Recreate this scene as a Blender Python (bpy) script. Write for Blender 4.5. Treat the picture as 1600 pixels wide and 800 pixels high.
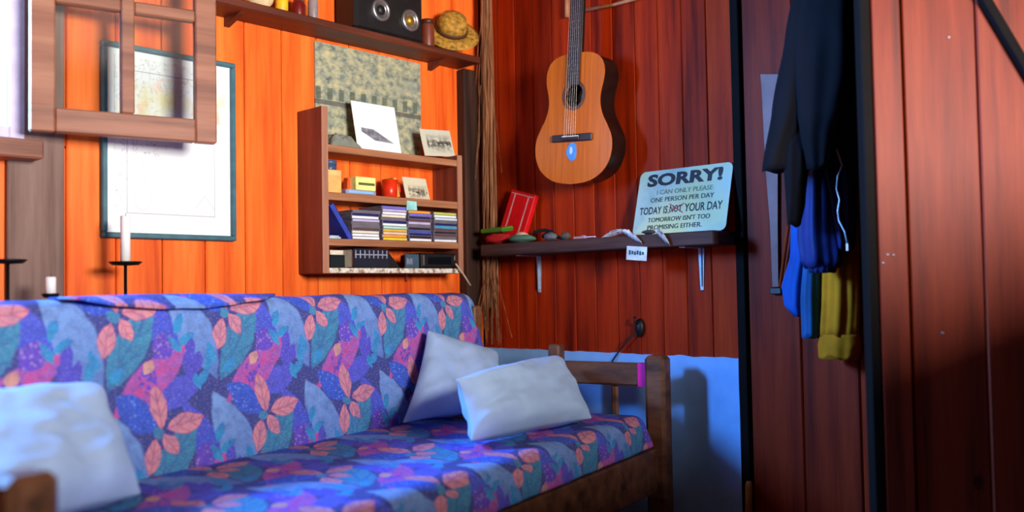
import bpy, bmesh, math, random
from mathutils import Vector, Matrix, noise
random.seed(7)
for o in list(bpy.data.objects): bpy.data.objects.remove(o)
S = bpy.context.scene
COL = S.collection
def V(*a): return Vector(a)

# ------------------------------------------------------------------ camera
EYE = 0.9
CAM = V(-2.758, -2.758, EYE); FPX = 1437.0
yaw, pitch, roll = math.radians(43.2), math.atan(52/FPX), math.radians(1.0)
FW = V(math.cos(yaw)*math.cos(pitch), math.sin(yaw)*math.cos(pitch), math.sin(pitch))
R0 = V(math.sin(yaw), -math.cos(yaw), 0); U0 = R0.cross(FW)
RT = R0*math.cos(roll) - U0*math.sin(roll); UP = R0*math.sin(roll) + U0*math.cos(roll)
cd = bpy.data.cameras.new('camera'); cam = bpy.data.objects.new('camera', cd); COL.objects.link(cam)
m = Matrix((RT, UP, -FW)).transposed().to_4x4(); m.translation = CAM; cam.matrix_world = m
cd.sensor_width = 36; cd.lens = 36*FPX/1600; cd.clip_start = .02
cd.dof.use_dof = True; cd.dof.focus_distance = 3.1; cd.dof.aperture_fstop = 1.5
S.camera = cam
# ------------------------------------------------------------------ sky, daylight, exposure
W = bpy.data.worlds.new('sky'); S.world = W; W.use_nodes = True
bg = W.node_tree.nodes['Background']; bg.inputs[0].default_value = (.28, .58, 1, 1); bg.inputs[1].default_value = 3.0
S.view_settings.view_transform = 'Standard'; S.view_settings.look = 'None'
S.view_settings.gamma = 1; S.view_settings.use_curve_mapping = False; S.view_settings.exposure = 0.0
def area(name, loc, look, sx, sy, watts, col):
    l = bpy.data.lights.new(name, 'AREA'); l.shape = 'RECTANGLE'; l.size = sx; l.size_y = sy
    l.energy = watts; l.color = col
    o = bpy.data.objects.new(name, l); COL.objects.link(o); o.location = loc
    o.rotation_euler = (Vector(look)).to_track_quat('-Z', 'Y').to_euler(); return o
# daylight entering by the window in the left wall (its edge is in view)
area('daylight_window_left', (-2.82, .46, 1.80), (.75, -1, -.08), 1.0, .86, 620, (.14, .42, 1))
# daylight entering by the window behind the camera
area('daylight_window_back', (-1.75, -4.36, 1.48), (0, 1, 0), 1.0, .86, 310, (1, .94, .89))

# ------------------------------------------------------------------ helpers
def ray(px, py): return FW + RT*((px-800)/FPX) - UP*((py-400)/FPX)
def onplane(px, py, n, d):
    k = ray(px, py); return CAM + k*((d - n.dot(CAM))/n.dot(k))
AX = (V(1,0,0), V(0,1,0), V(0,0,1))
def hit(px, py, ax, v): return onplane(px, py, AX[ax], v)
def lin(c): return tuple((x/255/12.92 if x/255 <= .04045 else ((x/255+.055)/1.055)**2.4) for x in c) + (1,)

def link(o, parent=None):
    COL.objects.link(o)
    if parent: o.parent = parent
    return o
def empty(name, loc=(0,0,0), rotz=0):
    o = bpy.data.objects.new(name, None); o.location = loc; o.rotation_euler = (0,0,rotz); o.empty_display_size = .05
    return link(o)
def tag(o, label, cat, group=None, kind=None):
    o['label'] = label; o['category'] = cat
    if group: o['group'] = group
    if kind: o['kind'] = kind
    return o
class MB:
    def __init__(s): s.v = []; s.f = []; s.m = []
    def add(s, vs, fs, mi=0):
        b = len(s.v); s.v += [tuple(x) for x in vs]; s.f += [tuple(i+b for i in f) for f in fs]; s.m += [mi]*len(fs); return s
    def box(s, a, b, ch=0.0, M=None, mi=0):
        (x0,y0,z0), (x1,y1,z1) = a, b
        x0,x1 = min(x0,x1),max(x0,x1); y0,y1 = min(y0,y1),max(y0,y1); z0,z1 = min(z0,z1),max(z0,z1)
        bm = bmesh.new(); bmesh.ops.create_cube(bm, size=1)
        for v in bm.verts: v.co = V((x0+x1)/2+v.co.x*(x1-x0), (y0+y1)/2+v.co.y*(y1-y0), (z0+z1)/2+v.co.z*(z1-z0))
        if ch > 0: bmesh.ops.bevel(bm, geom=bm.edges[:], offset=ch, segments=1, affect='EDGES')
        if M: bm.transform(M)
        bm.verts.index_update()
        s.add([v.co[:] for v in bm.verts], [[v.index for v in f.verts] for f in bm.faces], mi); bm.free(); return s
    def tube(s, pts, r, n=8, mi=0, cap=True):
        pts = [Vector(p) for p in pts]; rs = r if isinstance(r, (list, tuple)) else [r]*len(pts)
        vs = []; prev = None
        for i, p in enumerate(pts):
            t = (pts[min(i+1,len(pts)-1)] - pts[max(i-1,0)]).normalized()
            if prev is None: a = t.orthogonal().normalized()
            else: a = (prev - t*prev.dot(t)).normalized()
            prev = a; b = t.cross(a)
            vs += [p + (a*math.cos(6.28318*k/n) + b*math.sin(6.28318*k/n))*rs[i] for k in range(n)]
        fs = [(i*n+k, i*n+(k+1)%n, (i+1)*n+(k+1)%n, (i+1)*n+k) for i in range(len(pts)-1) for k in range(n)]
        if cap: fs += [tuple(range(n))[::-1], tuple(range((len(pts)-1)*n, len(pts)*n))]
        return s.add(vs, fs, mi)
    def lathe(s, prof, n=20, o=(0,0,0), M=None, mi=0):
        vs = [V(r*math.cos(6.28318*k/n), r*math.sin(6.28318*k/n), z) for r, z in prof for k in range(n)]
        vs = [(M @ v if M else v) + Vector(o) for v in vs]
        fs = [(i*n+k, i*n+(k+1)%n, (i+1)*n+(k+1)%n, (i+1)*n+k) for i in range(len(prof)-1) for k in range(n)]
        fs += [tuple(range(n))[::-1], tuple(range((len(prof)-1)*n, len(prof)*n))]
        return s.add(vs, fs, mi)
    def prism(s, poly, ext, mi=0):        # poly: list of Vectors, ext: Vector
        n = len(poly); e = Vector(ext)
        vs = [Vector(p) for p in poly] + [Vector(p)+e for p in poly]
        fs = [tuple(range(n))[::-1], tuple(range(n, 2*n))] + [(k, (k+1)%n, n+(k+1)%n, n+k) for k in range(n)]
        return s.add(vs, fs, mi)
    def build(s, name, mats, parent=None, smooth=False, uv=None):
        me = bpy.data.meshes.new(name); me.from_pydata(s.v, [], s.f); 
        for mt in (mats if isinstance(mats, (list, tuple)) else [mats]): me.materials.append(mt)
        me.polygons.foreach_set('material_index', s.m)
        bm = bmesh.new(); bm.from_mesh(me); bmesh.ops.recalc_face_normals(bm, faces=bm.faces); bm.to_mesh(me); bm.free()
        if smooth: me.polygons.foreach_set('use_smooth', [True]*len(me.polygons))
        if uv:
            l = me.uv_layers.new(name='UVMap')
            for lp in me.loops: l.data[lp.index].uv = uv[lp.vertex_index]
        me.update()
        return link(bpy.data.objects.new(name, me), parent)
def frame(o, x, y, z):
    M = Matrix((x.normalized(), y.normalized(), z.normalized())).transposed().to_4x4(); M.translation = o; return M

# ------------------------------------------------------------------ materials
MATS = {}
class NT:
    def __init__(s, name):
        s.mat = bpy.data.materials.new(name); s.mat.use_nodes = True; s.t = s.mat.node_tree; s.b = s.t.nodes['Principled BSDF']; MATS[name] = s.mat
    def n(s, typ, **kw):
        x = s.t.nodes.new(typ)
        for k, v in kw.items(): setattr(x, k, v)
        return x
    def l(s, a, b): s.t.links.new(a, b)
    def val(s, sock, v):
        if hasattr(v, 'is_output') or isinstance(v, bpy.types.NodeSocket): s.l(v, sock)
        else: sock.default_value = v
    def math(s, op, a, b=0.0, c=0.0, clamp=False):
        x = s.n('ShaderNodeMath', operation=op, use_clamp=clamp)
        s.val(x.inputs[0], a); s.val(x.inputs[1], b)
        if op in ('WRAP', 'MULTIPLY_ADD', 'SMOOTH_MIN'): s.val(x.inputs[2], c)
        return x.outputs[0]
    def mix(s, f, a, b, mode='MIX'):
        x = s.n('ShaderNodeMix', data_type='RGBA', blend_type=mode)
        s.val(x.inputs[0], f); s.val(x.inputs[6], a); s.val(x.inputs[7], b); return x.outputs[2]
    def ramp(s, f, stops):
        x = s.n('ShaderNodeValToRGB'); e = x.color_ramp.elements
        while len(e) < len(stops): e.new(.5)
        for k, (p, c) in enumerate(stops): e[k].position = p; e[k].color = c if len(c) == 4 else lin(c)
        s.l(f, x.inputs[0]); return x.outputs[0]
    def coord(s, out='Object', scale=(1,1,1), rnd=False):
        c = s.n('ShaderNodeTexCoord').outputs[out]
        mp = s.n('ShaderNodeMapping'); mp.inputs['Scale'].default_value = scale; s.l(c, mp.inputs[0])
        if rnd:
            oi = s.n('ShaderNodeObjectInfo'); k = s.math('MULTIPLY', oi.outputs['Random'], 37.0)
            cb = s.n('ShaderNodeCombineXYZ')
            for i in range(3): s.l(k, cb.inputs[i])
            ad = s.n('ShaderNodeVectorMath', operation='ADD'); s.l(mp.outputs[0], ad.inputs[0]); s.l(cb.outputs[0], ad.inputs[1]); return ad.outputs[0]
        return mp.outputs[0]
    def noise(s, vec, scale, detail=3, rough=.55):
        x = s.n('ShaderNodeTexNoise'); s.l(vec, x.inputs['Vector']); x.inputs['Scale'].default_value = scale; x.inputs['Detail'].default_value = detail; x.inputs['Roughness'].default_value = rough
        return x.outputs['Fac']
    def bump(s, h, st=.2, d=.002):
        x = s.n('ShaderNodeBump'); x.inputs['Strength'].default_value = st; x.inputs['Distance'].default_value = d
        s.l(h, x.inputs['Height']); s.l(x.outputs[0], s.b.inputs['Normal'])
    def set(s, col=None, rough=None, metal=None, spec=None, **kw):
        if col is not None: s.val(s.b.inputs['Base Color'], lin(col) if isinstance(col, tuple) and len(col) == 3 else col)
        if rough is not None: s.val(s.b.inputs['Roughness'], rough)
        if metal is not None: s.b.inputs['Metallic'].default_value = metal
        if spec is not None: s.b.inputs['Specular IOR Level'].default_value = spec
        return s.mat
def wood(name, dark, mid, light, axis=2, rough=.45, spec=.4, var=.35, knots=.5):
    t = NT(name); sc = [9, 9, 9]; sc[axis] = .55
    c = t.coord('Object', tuple(sc), True)
    g = t.noise(c, 2.2, 5, .6)
    fine = t.noise(c, 14, 3, .6)
    sc2 = [3.2,3.2,3.2]; sc2[axis] = 1.1
    k = t.noise(t.coord('Object', tuple(sc2), True), 1.6, 2, .5)
    col = t.ramp(g, [(.28, dark), (.5, mid), (.72, light)])
    oi = t.n('ShaderNodeObjectInfo')
    tone = t.math('MULTIPLY_ADD', oi.outputs['Random'], var, 1-var/2)
    cb = t.n('ShaderNodeCombineColor')
    for i in range(3): t.l(tone, cb.inputs[i])
    col = t.mix(1.0, col, cb.outputs[0], 'MULTIPLY')
    kn = t.math('MULTIPLY', t.math('SUBTRACT', k, .62, clamp=True), 5*knots, clamp=True)
    col = t.mix(kn, col, lin(dark))
    sc3 = [1,1,1]; sc3[axis] = .72
    vo = t.n('ShaderNodeTexVoronoi'); t.l(t.coord('Object', tuple(sc3), True), vo.inputs['Vector']); vo.inputs['Scale'].default_value = 4.2
    vs_ = t.n('ShaderNodeSeparateColor'); t.l(vo.outputs['Color'], vs_.inputs[0])
    kk = t.math('MULTIPLY', t.math('MULTIPLY', t.math('SUBTRACT', .066, vo.outputs['Distance'], clamp=True), 40.0, clamp=True), t.math('GREATER_THAN', vs_.outputs[0], .45))
    col = t.mix(t.math('MULTIPLY', kk, .8), col, tuple(c*.35 for c in lin(dark)[:3])+(1,))
    col = t.mix(t.math('MULTIPLY', t.math('SUBTRACT', fine, .5, clamp=True), .9), col, lin(dark))
    t.set(col, rough, spec=spec); t.bump(fine, .25, .0015); return t.mat
def plain(name, col, rough=.6, metal=0, spec=.4, var=.12, nscale=25, bump=.15):
    t = NT(name); c = t.coord('Object', (1,1,1), True); f = t.noise(c, nscale, 3)
    d = tuple(x*(1-var) for x in col); b = tuple(min(255, x*(1+var*.6)) for x in col)
    t.set(t.ramp(f, [(.3, d), (.7, b)]), rough, metal, spec)
    if bump: t.bump(f, bump, .0015)
    return t.mat
M_OR = wood('orange_varnished_pine', (204,70,18), (246,106,34), (252,132,52), 2, .5, .2, .10, .35)
M_RED = wood('red_stained_pine', (98,18,2), (166,42,4), (188,58,8), 2, .6, .1, .2, .35)
M_RED2 = wood('dark_red_stained_boards', (70,15,4), (130,35,9), (150,48,15), 2, .55, .12, .2)
M_DOOR = wood('worn_red_brown_door_boards', (60,16,6), (108,34,14), (126,46,22), 2, .5, .16, .15, .7)
M_BRN = wood('grey_brown_post_wood', (86,66,60), (122,96,86), (140,114,104), 2, .7, .2, .1)
M_SASH = wood('sash_brown_wood', (96,54,38), (142,88,64), (164,110,84), 0, .5, .3, .1)
M_SHELF = wood('dark_shelf_wood', (44,18,12), (92,42,26), (120,60,38), 0, .5, .3, .15)
M_CASE = wood('bookcase_wood', (84,38,22), (132,70,44), (160,94,60), 0, .5, .3, .12)
M_CASEV = wood('bookcase_side_wood', (80,34,22), (120,56,38), (146,80,54), 2, .5, .3, .12)
M_RSH = wood('weathered_shelf_plank', (34,22,20), (78,52,46), (104,74,66), 1, .7, .2, .1)
M_SOFA = wood('sofa_frame_wood', (50,28,18), (104,66,44), (132,88,60), 1, .5, .35, .15)
M_DARK = plain('black_batten_and_shade', (15,11,10), .8, spec=.1)  # black stain; also paints the brace's shade on the door
M_POST = wood('dark_corner_post_wood', (28,16,12), (60,36,26), (88,54,38), 2, .7, .2, .1)
M_FLOOR = wood('brown_floor_boards', (26,16,12), (52,34,24), (66,44,32), 0, .5, .3, .25)
M_CEIL = wood('dark_ceiling_boards', (38,20,12), (72,40,24), (88,52,32), 0, .6, .2, .2)
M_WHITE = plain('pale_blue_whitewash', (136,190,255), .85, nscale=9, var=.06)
M_IRON = plain('black_iron', (24,22,24), .5, .6)
M_WAX = plain('white_candle_wax', (245,243,238), .4, var=.03)
M_PILL = None
M_CHR0 = plain('worn_nail_steel', (170,166,164), .4, .7)

def glassmat():
    t = NT('window_glass'); nt = t.t
    tr = t.n('ShaderNodeBsdfTransparent'); gl = t.n('ShaderNodeBsdfGlossy'); gl.inputs['Roughness'].default_value = .03
    mx = t.n('ShaderNodeMixShader'); fr = t.n('ShaderNodeFresnel'); fr.inputs[0].default_value = 1.45
    tr.inputs[0].default_value = (.93,.96,.95,1)
    t.l(fr.outputs[0], mx.inputs[0]); t.l(tr.outputs[0], mx.inputs[1]); t.l(gl.outputs[0], mx.inputs[2])
    t.l(mx.outputs[0], nt.nodes['Material Output'].inputs[0]); return t.mat
M_GLASS = glassmat()

# ------------------------------------------------------------------ room shell
H = 2.38
def struct(o): o['kind'] = 'structure'; return o
floor = struct(MB().box((-3.95,-4.3,-.12), (.15,.15,-.03)).build('floor', M_DARK))
for i in range(24):
    y = -4.25 + i*.185
    MB().box((-3.9,y+.002,-.03), (.05,y+.183,0), .003).build('floorboard', M_FLOOR, floor)
ceil = struct(MB().box((-3.95,-4.3,H), (.15,.15,H+.1)).build('ceiling', M_CEIL))

def plank(a, b, axis_normal, parent, mat, ch=.004):
    return MB().box(a, b, ch).build('plank', mat, parent)
# left wall: boards in the plane y = 0, opening for the window
WX0, WX1, WZ0, WZ1 = -2.84, -1.838, 1.335, 2.15
wl = MB()
wl.box((-3.95,.022,0), (WX0,.06,H)).box((WX1,.022,0), (.15,.06,H)).box((WX0,.022,0), (WX1,.06,WZ0)).box((WX0,.022,WZ1), (WX1,.06,H))
wall_left = struct(wl.build('wall_left', M_DARK))
P = .145; x = -.108
edges = [0.0]
while x > -3.95: edges.append(x); x -= P
for i in range(len(edges)-1):
    x1, x0 = edges[i]-.0012, edges[i+1]+.0012
    if x1 < WX0 or x0 > WX1: plank((x0,0,0), (x1,.02,H), 1, wall_left, M_OR)
    else:
        if x1 > WX1: plank((WX1,0,WZ0), (x1,.02,WZ1), 1, wall_left, M_OR)
        if x0 < WX0: plank((x0,0,WZ0), (WX0,.02,WZ1), 1, wall_left, M_OR)
        plank((x0,0,0), (x1,.02,WZ0), 1, wall_left, M_OR); plank((x0,0,WZ1), (x1,.02,H), 1, wall_left, M_OR)
# broad grey-brown board beside and below the window
struct(MB().box((-1.868,-.022,0), (-1.716,-.001,H), .003).build('trim_1', M_BRN))
# right wall: narrow red boards over a whitewashed lower wall
YD = -1.203; ZD = .657
wr = MB().box((.022,-4.3,0), (.06,.022,H))
wall_right = struct(wr.build('wall_right', M_DARK))
n = 12; pw = (-.002-YD)/n
for i in range(n): plank((0,-.002-(i+1)*pw+.0009,ZD-.01), (.02,-.002-i*pw-.0009,H), 0, wall_right, M_RED, .003)
dm = MB(); NY, NZ = 60, 16; vs = []
for j in range(NZ+1):
    for i in range(NY+1):
        y = -.001 + (YD+.001)*i/NY; z = ZD*j/NZ
        if j == NZ: z += .006*noise.noise(V(y*18,0,3))
        vs.append((-.012 + .003*noise.noise(V(y*6, z*6, 1)), y, z))
fs = [(j*(NY+1)+i, j*(NY+1)+i+1, (j+1)*(NY+1)+i+1, (j+1)*(NY+1)+i) for j in range(NZ) for i in range(NY)]
b0 = len(vs); tops = [vs[NZ*(NY+1)+i] for i in range(NY+1)]
vs += [(.02, t[1], t[2]) for t in tops]
fs += [(NZ*(NY+1)+i, NZ*(NY+1)+i+1, b0+i+1, b0+i) for i in range(NY)]
MB().add(vs, fs).build('whitewashed_dado', M_WHITE, wall_right, True)
struct(MB().box((-.016,-1.236,0), (.02,-1.204,H), .003).build('trim_2', M_DARK))
for y1, y0 in ((-1.237,-1.42), (-1.42,-1.605), (-1.605,-1.80), (-1.80,-2.0)):
    plank((0,y0+.0015,0), (.02,y1-.0015,H), 0, wall_right, M_RED2)
# wall behind the camera with its window, and the far side wall
wb = MB(); BX0, BX1, BZ0, BZ1 = -2.27, -1.23, 1.03, 1.93
wb.box((-3.95,-4.3,0), (BX0,-4.2,H)).box((BX1,-4.3,0), (.15,-4.2,H)).box((BX0,-4.3,0), (BX1,-4.2,BZ0)).box((BX0,-4.3,BZ1), (BX1,-4.2,H))
struct(wb.build('wall_back', M_CEIL))
struct(MB().box((-3.95,-4.2,0), (-3.85,.02,H)).build('wall_side', M_CEIL))
# low partition added unseen behind the camera to shade lower door and sofa
struct(MB().box((-2.38,-3.0,0), (-.52,-2.9,1.16), .004).build('wall_shade_added', M_CEIL))
def window_frame(name, x0, x1, z0, z1, y0, y1, w, mat):
    o = struct(MB().box((x0,y0,z0), (x0+w,y1,z1), .003).build(name, mat))
    MB().box((x1-w,y0,z0), (x1,y1,z1), .003).build('jamb', mat, o)
    MB().box((x0+w,y0,z1-w), (x1-w,y1,z1), .003).build('head_rail', mat, o)
    MB().box((x0+w,y0,z0), (x1-w,y1,z0+w), .003).build('bottom_rail', mat, o); return o
wb_ = window_frame('window_2', BX0, BX1, BZ0, BZ1, -4.3, -4.2, .05, M_SASH)
M_LILAC = plain('painted_jamb', (196,186,214), .5, var=.05)
w1 = window_frame('window_1', WX0, WX1+.012, WZ0, WZ1, -.03, .06, .04, M_LILAC)
MB().box((WX0-.05,-.10,WZ0-.055), (-1.80,-.001,WZ0-.003), .005).build('window_sill', M_SASH, w1)

# open casement, swung back over the wall
ang = math.radians(-13.5)
hinge = V(-1.838, -.09, 1.352)
sash = struct(empty('window_3', hinge, ang)); sw, sh, st = .50, .755, .036
def sb(name, a, b, parent=sash, mat=M_SASH, ch=.004): return MB().box(a, b, ch).build(name, mat, parent)
sb('stile', (0,-st,0), (.062,0,sh)); sb('stile', (sw-.062,-st,0), (sw,0,sh))
sb('bottom_rail', (.062,-st,0), (sw-.062,0,.068)); sb('top_rail', (.062,-st,sh-.068), (sw-.062,0,sh))
sb('glazing_bar', (sw/2-.018,-st,.068), (sw/2+.018,0,sh-.068))
sb('glazing_bar', (.062,-st+.002,.36), (sw/2-.018,-.002,.395)); sb('glazing_bar', (sw/2+.018,-st+.002,.36), (sw-.062,-.002,.395))
for x0, x1 in ((.062, sw/2-.018), (sw/2+.018, sw-.062)):
    for z0, z1 in ((.068,.36), (.395,sh-.068)): sb('pane', (x0,-.02,z0), (x1,-.016,z1), mat=M_GLASS, ch=0)

# plank door standing ajar on the right, nearly facing the camera
DD = V(.65,-.76,0).normalized(); DN = V(DD.y,-DD.x,0)          # along the door, and its face normal towards the room
DO = hit(1352,300,0,-.5); DO.z = 0
door = struct(empty('door_1', DO)); DM = frame(V(0,0,0), DD, DN, V(0,0,1)); DH = 2.25
MB().box((.004,-.03,.012), (.80,-.004,DH-.004), 0, DM).build('backing', M_DARK, door)
MB().box((-.004,-.034,.01), (.022,.012,DH), .004, DM).build('edge_batten', M_DARK, door)
def dx(px, py):
    p = onplane(px, py, DN, DN.dot(DO)); return (p-DO).dot(DD)
d1, d2 = dx(1418,400), dx(1534,400)
for k, (a, b, pr_) in enumerate(((.024,d1-.003,.012), (d1+.003,d2-.001,.009), (d2+.001,d2+.175,.015), (d2+.178,d2+.34,.011), (d2+.343,d2+.50,.013))):
    MB().box((a,-.004,.01), (min(b,.80),pr_,DH), .003, DM).build('plank', M_DOOR, door)
def dp(px, py):
    p = onplane(px, py, DN, DN.dot(DO)); return V((p-DO).dot(DD), 0, p.z)
for px_, py_ in ((1377,411), (1384,398), (1393,399), (1480,60), (1470,520)):
    q = dp(px_, py_); MB().lathe([(.0035,0),(.0035,.001),(.001,.0025)], 8, (0,0,0), DM @ Matrix.Translation((q.x,.0125 if q.x < d1 else .0095,q.z)) @ Matrix.Rotation(-math.pi/2,4,'X')).build('nail_head', M_CHR0, door)
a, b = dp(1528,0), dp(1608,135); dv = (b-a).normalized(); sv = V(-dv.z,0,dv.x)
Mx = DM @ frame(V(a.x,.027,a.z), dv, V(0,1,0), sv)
MB().box((-.5,-.012,-.011), (.42,.012,.011), .002, Mx).build('brace_shade_strip', M_DARK, door)  # black strip painted in for the shaded edge of a diagonal brace

# ------------------------------------------------------------------ floral fabric
def leaf_group():
    g = bpy.data.node_groups.new('leaf_motif', 'ShaderNodeTree')
    def sk(n, t, io): return g.interface.new_socket(name=n, in_out=io, socket_type=t)
    for n in ('U','V','CU','CV','Angle','HL','HW'): sk(n, 'NodeSocketFloat', 'INPUT')
    for n in ('Mask','X','Y'): sk(n, 'NodeSocketFloat', 'OUTPUT')
    N = g.nodes; i = N.new('NodeGroupInput'); o = N.new('NodeGroupOutput')
    def mt(op, a, b=0.0, c=0.0, clamp=False):
        x = N.new('ShaderNodeMath'); x.operation = op; x.use_clamp = clamp
        for k, q in enumerate((a, b, c)):
            if k == 2 and op not in ('WRAP','MULTIPLY_ADD'): continue
            if isinstance(q, bpy.types.NodeSocket): g.links.new(q, x.inputs[k])
            else: x.inputs[k].default_value = q
        return x.outputs[0]
    I = i.outputs
    TU, RV, SH = .336, .285, .26
    dv = mt('SUBTRACT', I['V'], I['CV']); k = mt('ROUND', mt('DIVIDE', dv, RV))
    v = mt('SUBTRACT', dv, mt('MULTIPLY', k, RV))
    u = mt('WRAP', mt('SUBTRACT', mt('SUBTRACT', I['U'], I['CU']), mt('MULTIPLY', k, SH)), TU/2, -TU/2)
    ca, sa = mt('COSINE', I['Angle']), mt('SINE', I['Angle'])
    X = mt('DIVIDE', mt('ADD', mt('MULTIPLY', u, ca), mt('MULTIPLY', v, sa)), I['HL'])
    Y = mt('DIVIDE', mt('SUBTRACT', mt('MULTIPLY', v, ca), mt('MULTIPLY', u, sa)), I['HW'])
    d = mt('SUBTRACT', mt('SUBTRACT', 1.0, mt('MULTIPLY', X, X)), mt('ABSOLUTE', Y))
    mk = mt('MULTIPLY', d, 9.0, clamp=True)
    g.links.new(mk, o.inputs['Mask']); g.links.new(X, o.inputs['X']); g.links.new(Y, o.inputs['Y'])
    return g
LG = leaf_group()
def floral():
    t = NT('blue_floral_cotton')
    uv = t.n('ShaderNodeTexCoord').outputs['UV']
    nz = t.n('ShaderNodeTexNoise'); t.l(uv, nz.inputs['Vector']); nz.inputs['Scale'].default_value = 28; nz.inputs['Detail'].default_value = 2
    sub = t.n('ShaderNodeVectorMath', operation='MULTIPLY_ADD'); t.l(nz.outputs['Color'], sub.inputs[0]); sub.inputs[1].default_value = (.016,.016,0); sub.inputs[2].default_value = (-.008,-.008,0)
    ad = t.n('ShaderNodeVectorMath', operation='ADD'); t.l(uv, ad.inputs[0]); t.l(sub.outputs[0], ad.inputs[1])
    sp = t.n('ShaderNodeSeparateXYZ'); t.l(ad.outputs[0], sp.inputs[0]); U, Vv = sp.outputs[0], sp.outputs[1]
    F0 = (-.18, .39)
    NAVY, LBL, PBL, TEAL, PINK, PUR, CRM, CYAN, BLU, PEA = (50,54,126), (132,178,238), (84,84,218), (46,142,178), (206,74,164), (104,58,204), (236,178,140), (20,166,218), (38,88,216), (236,152,148)
    col = lin(NAVY)
    def leaf(du, dv, ang, hl, hw, c, tip=None, veins=None, dots=False, outline=None):
        nonlocal col
        g = t.n('ShaderNodeGroup'); g.node_tree = LG
        t.l(U, g.inputs['U']); t.l(Vv, g.inputs['V'])
        for k, v in (('CU',F0[0]+du),('CV',F0[1]+dv),('Angle',math.radians(ang)),('HL',hl),('HW',hw)): g.inputs[k].default_value = v
        mk = g.outputs['Mask']; cc = lin(c)
        if tip: cc = t.mix(t.math('MULTIPLY_ADD', g.outputs['X'], .5, .5, clamp=True), cc, lin(tip))
        if veins:
            ph = t.math('SUBTRACT', t.math('MULTIPLY', g.outputs['X'], veins[1]), t.math('MULTIPLY', t.math('ABSOLUTE', g.outputs['Y']), 2.2))
            s = t.math('GREATER_THAN', t.math('SINE', t.math('MULTIPLY', ph, 3.0)), .82)
            rib = t.math('LESS_THAN', t.math('ABSOLUTE', g.outputs['Y']), .09)
            cc = t.mix(t.math('MULTIPLY', t.math('MAXIMUM', s, rib), .75), cc, lin(veins[0]))
        if outline: cc = t.mix(t.math('LESS_THAN', mk, .98), cc, lin(outline))
        if dots:
            vo = t.n('ShaderNodeTexVoronoi'); t.l(uv, vo.inputs['Vector']); vo.inputs['Scale'].default_value = dots[0]
            dm = t.math('LESS_THAN', vo.outputs['Distance'], dots[2])
            if dots[1]: cc = t.mix(dm, cc, lin(dots[1]))
            else: mk = t.math('MULTIPLY', mk, dm)
        col = t.mix(mk, col, cc)
    leaf(-.112,-.045,-68,.14,.062,LBL,tip=(92,136,206))
    leaf(.06,.09,20,.10,.035,PBL)
    leaf(.122,-.03,-66,.115,.042,PBL,tip=(38,84,216))
    leaf(.03,-.072,52,.135,.046,TEAL,tip=(52,150,178),veins=((36,118,164),3.4))
    leaf(.076,-.156,33,.15,.044,PINK,tip=(176,92,190),veins=((222,60,140),3.6))
    leaf(.062,-.158,60,.045,.026,PUR,dots=(75,None,.5))
    leaf(.123,-.078,40,.045,.032,PUR,dots=(75,(168,132,206),.3))
    leaf(.07,-.127,50,.024,.016,CRM,tip=(226,150,120))
    for du, dv, an in ((.176,-.022,60),(.196,-.06,25),(.157,-.075,120),(.25,-.125,75),(.23,-.165,40),(.205,-.17,110),(-.07,-.10,100),(-.018,-.14,35)): leaf(du,dv,an,.030,.013,CYAN,tip=(24,140,206))
    for du, dv, an in ((.20,-.092,70),(.186,-.135,100),(.215,-.125,60)): leaf(du,dv,an,.036,.017,(84,72,210))
    leaf(-.058,.052,-42,.072,.04,BLU,dots=(70,(120,160,240),.22))
    leaf(.004,.062,92,.056,.027,PEA,veins=((206,96,110),3.4),outline=(196,50,128))
    leaf(.076,.016,8,.060,.027,PEA,veins=((206,96,110),3.4),outline=(196,50,128))
    leaf(.024,-.03,-58,.034,.022,PEA,veins=((206,96,110),3),outline=(196,50,128))
    leaf(-.030,-.054,70,.047,.024,PEA,veins=((206,96,110),3.4),outline=(196,50,128))
    leaf(-.006,0,20,.018,.014,TEAL)
    wv = t.noise(t.coord('UV', (1,1,1)), 420, 1)
    n1 = t.noise(t.coord('UV', (1,1,1)), 34, 4, .65); n2 = t.noise(t.coord('UV', (1,2.6,1)), 120, 2)
    col = t.mix(.24, col, lin((96,112,176)))
    col = t.mix(t.math('MULTIPLY', t.math('SUBTRACT', n1, .42, clamp=True), 1.5, clamp=True), col, lin((58,64,140)))
    col = t.mix(t.math('MULTIPLY', t.math('SUBTRACT', n2, .52, clamp=True), 1.6, clamp=True), col, lin((196,188,214)))
    t.set(col, .85, spec=.15); t.bump(wv, .25, .0008); return t.mat
M_FLO = floral()
def cloth(name, col, rough=.9, var=.1, sc=9, bump=.3):
    t = NT(name); c = t.coord('Object', (1,1,1), True)
    f = t.noise(c, sc, 4); w = t.noise(c, 260, 1)
    t.set(t.ramp(f, [(.3, tuple(x*(1-var) for x in col)), (.7, tuple(min(255,x*(1+var)) for x in col))]), rough, spec=.12); t.bump(w, bump, .0008); return t.mat
M_PILL = cloth('off_white_pillow_cotton', (166,192,226), var=.05)

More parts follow.
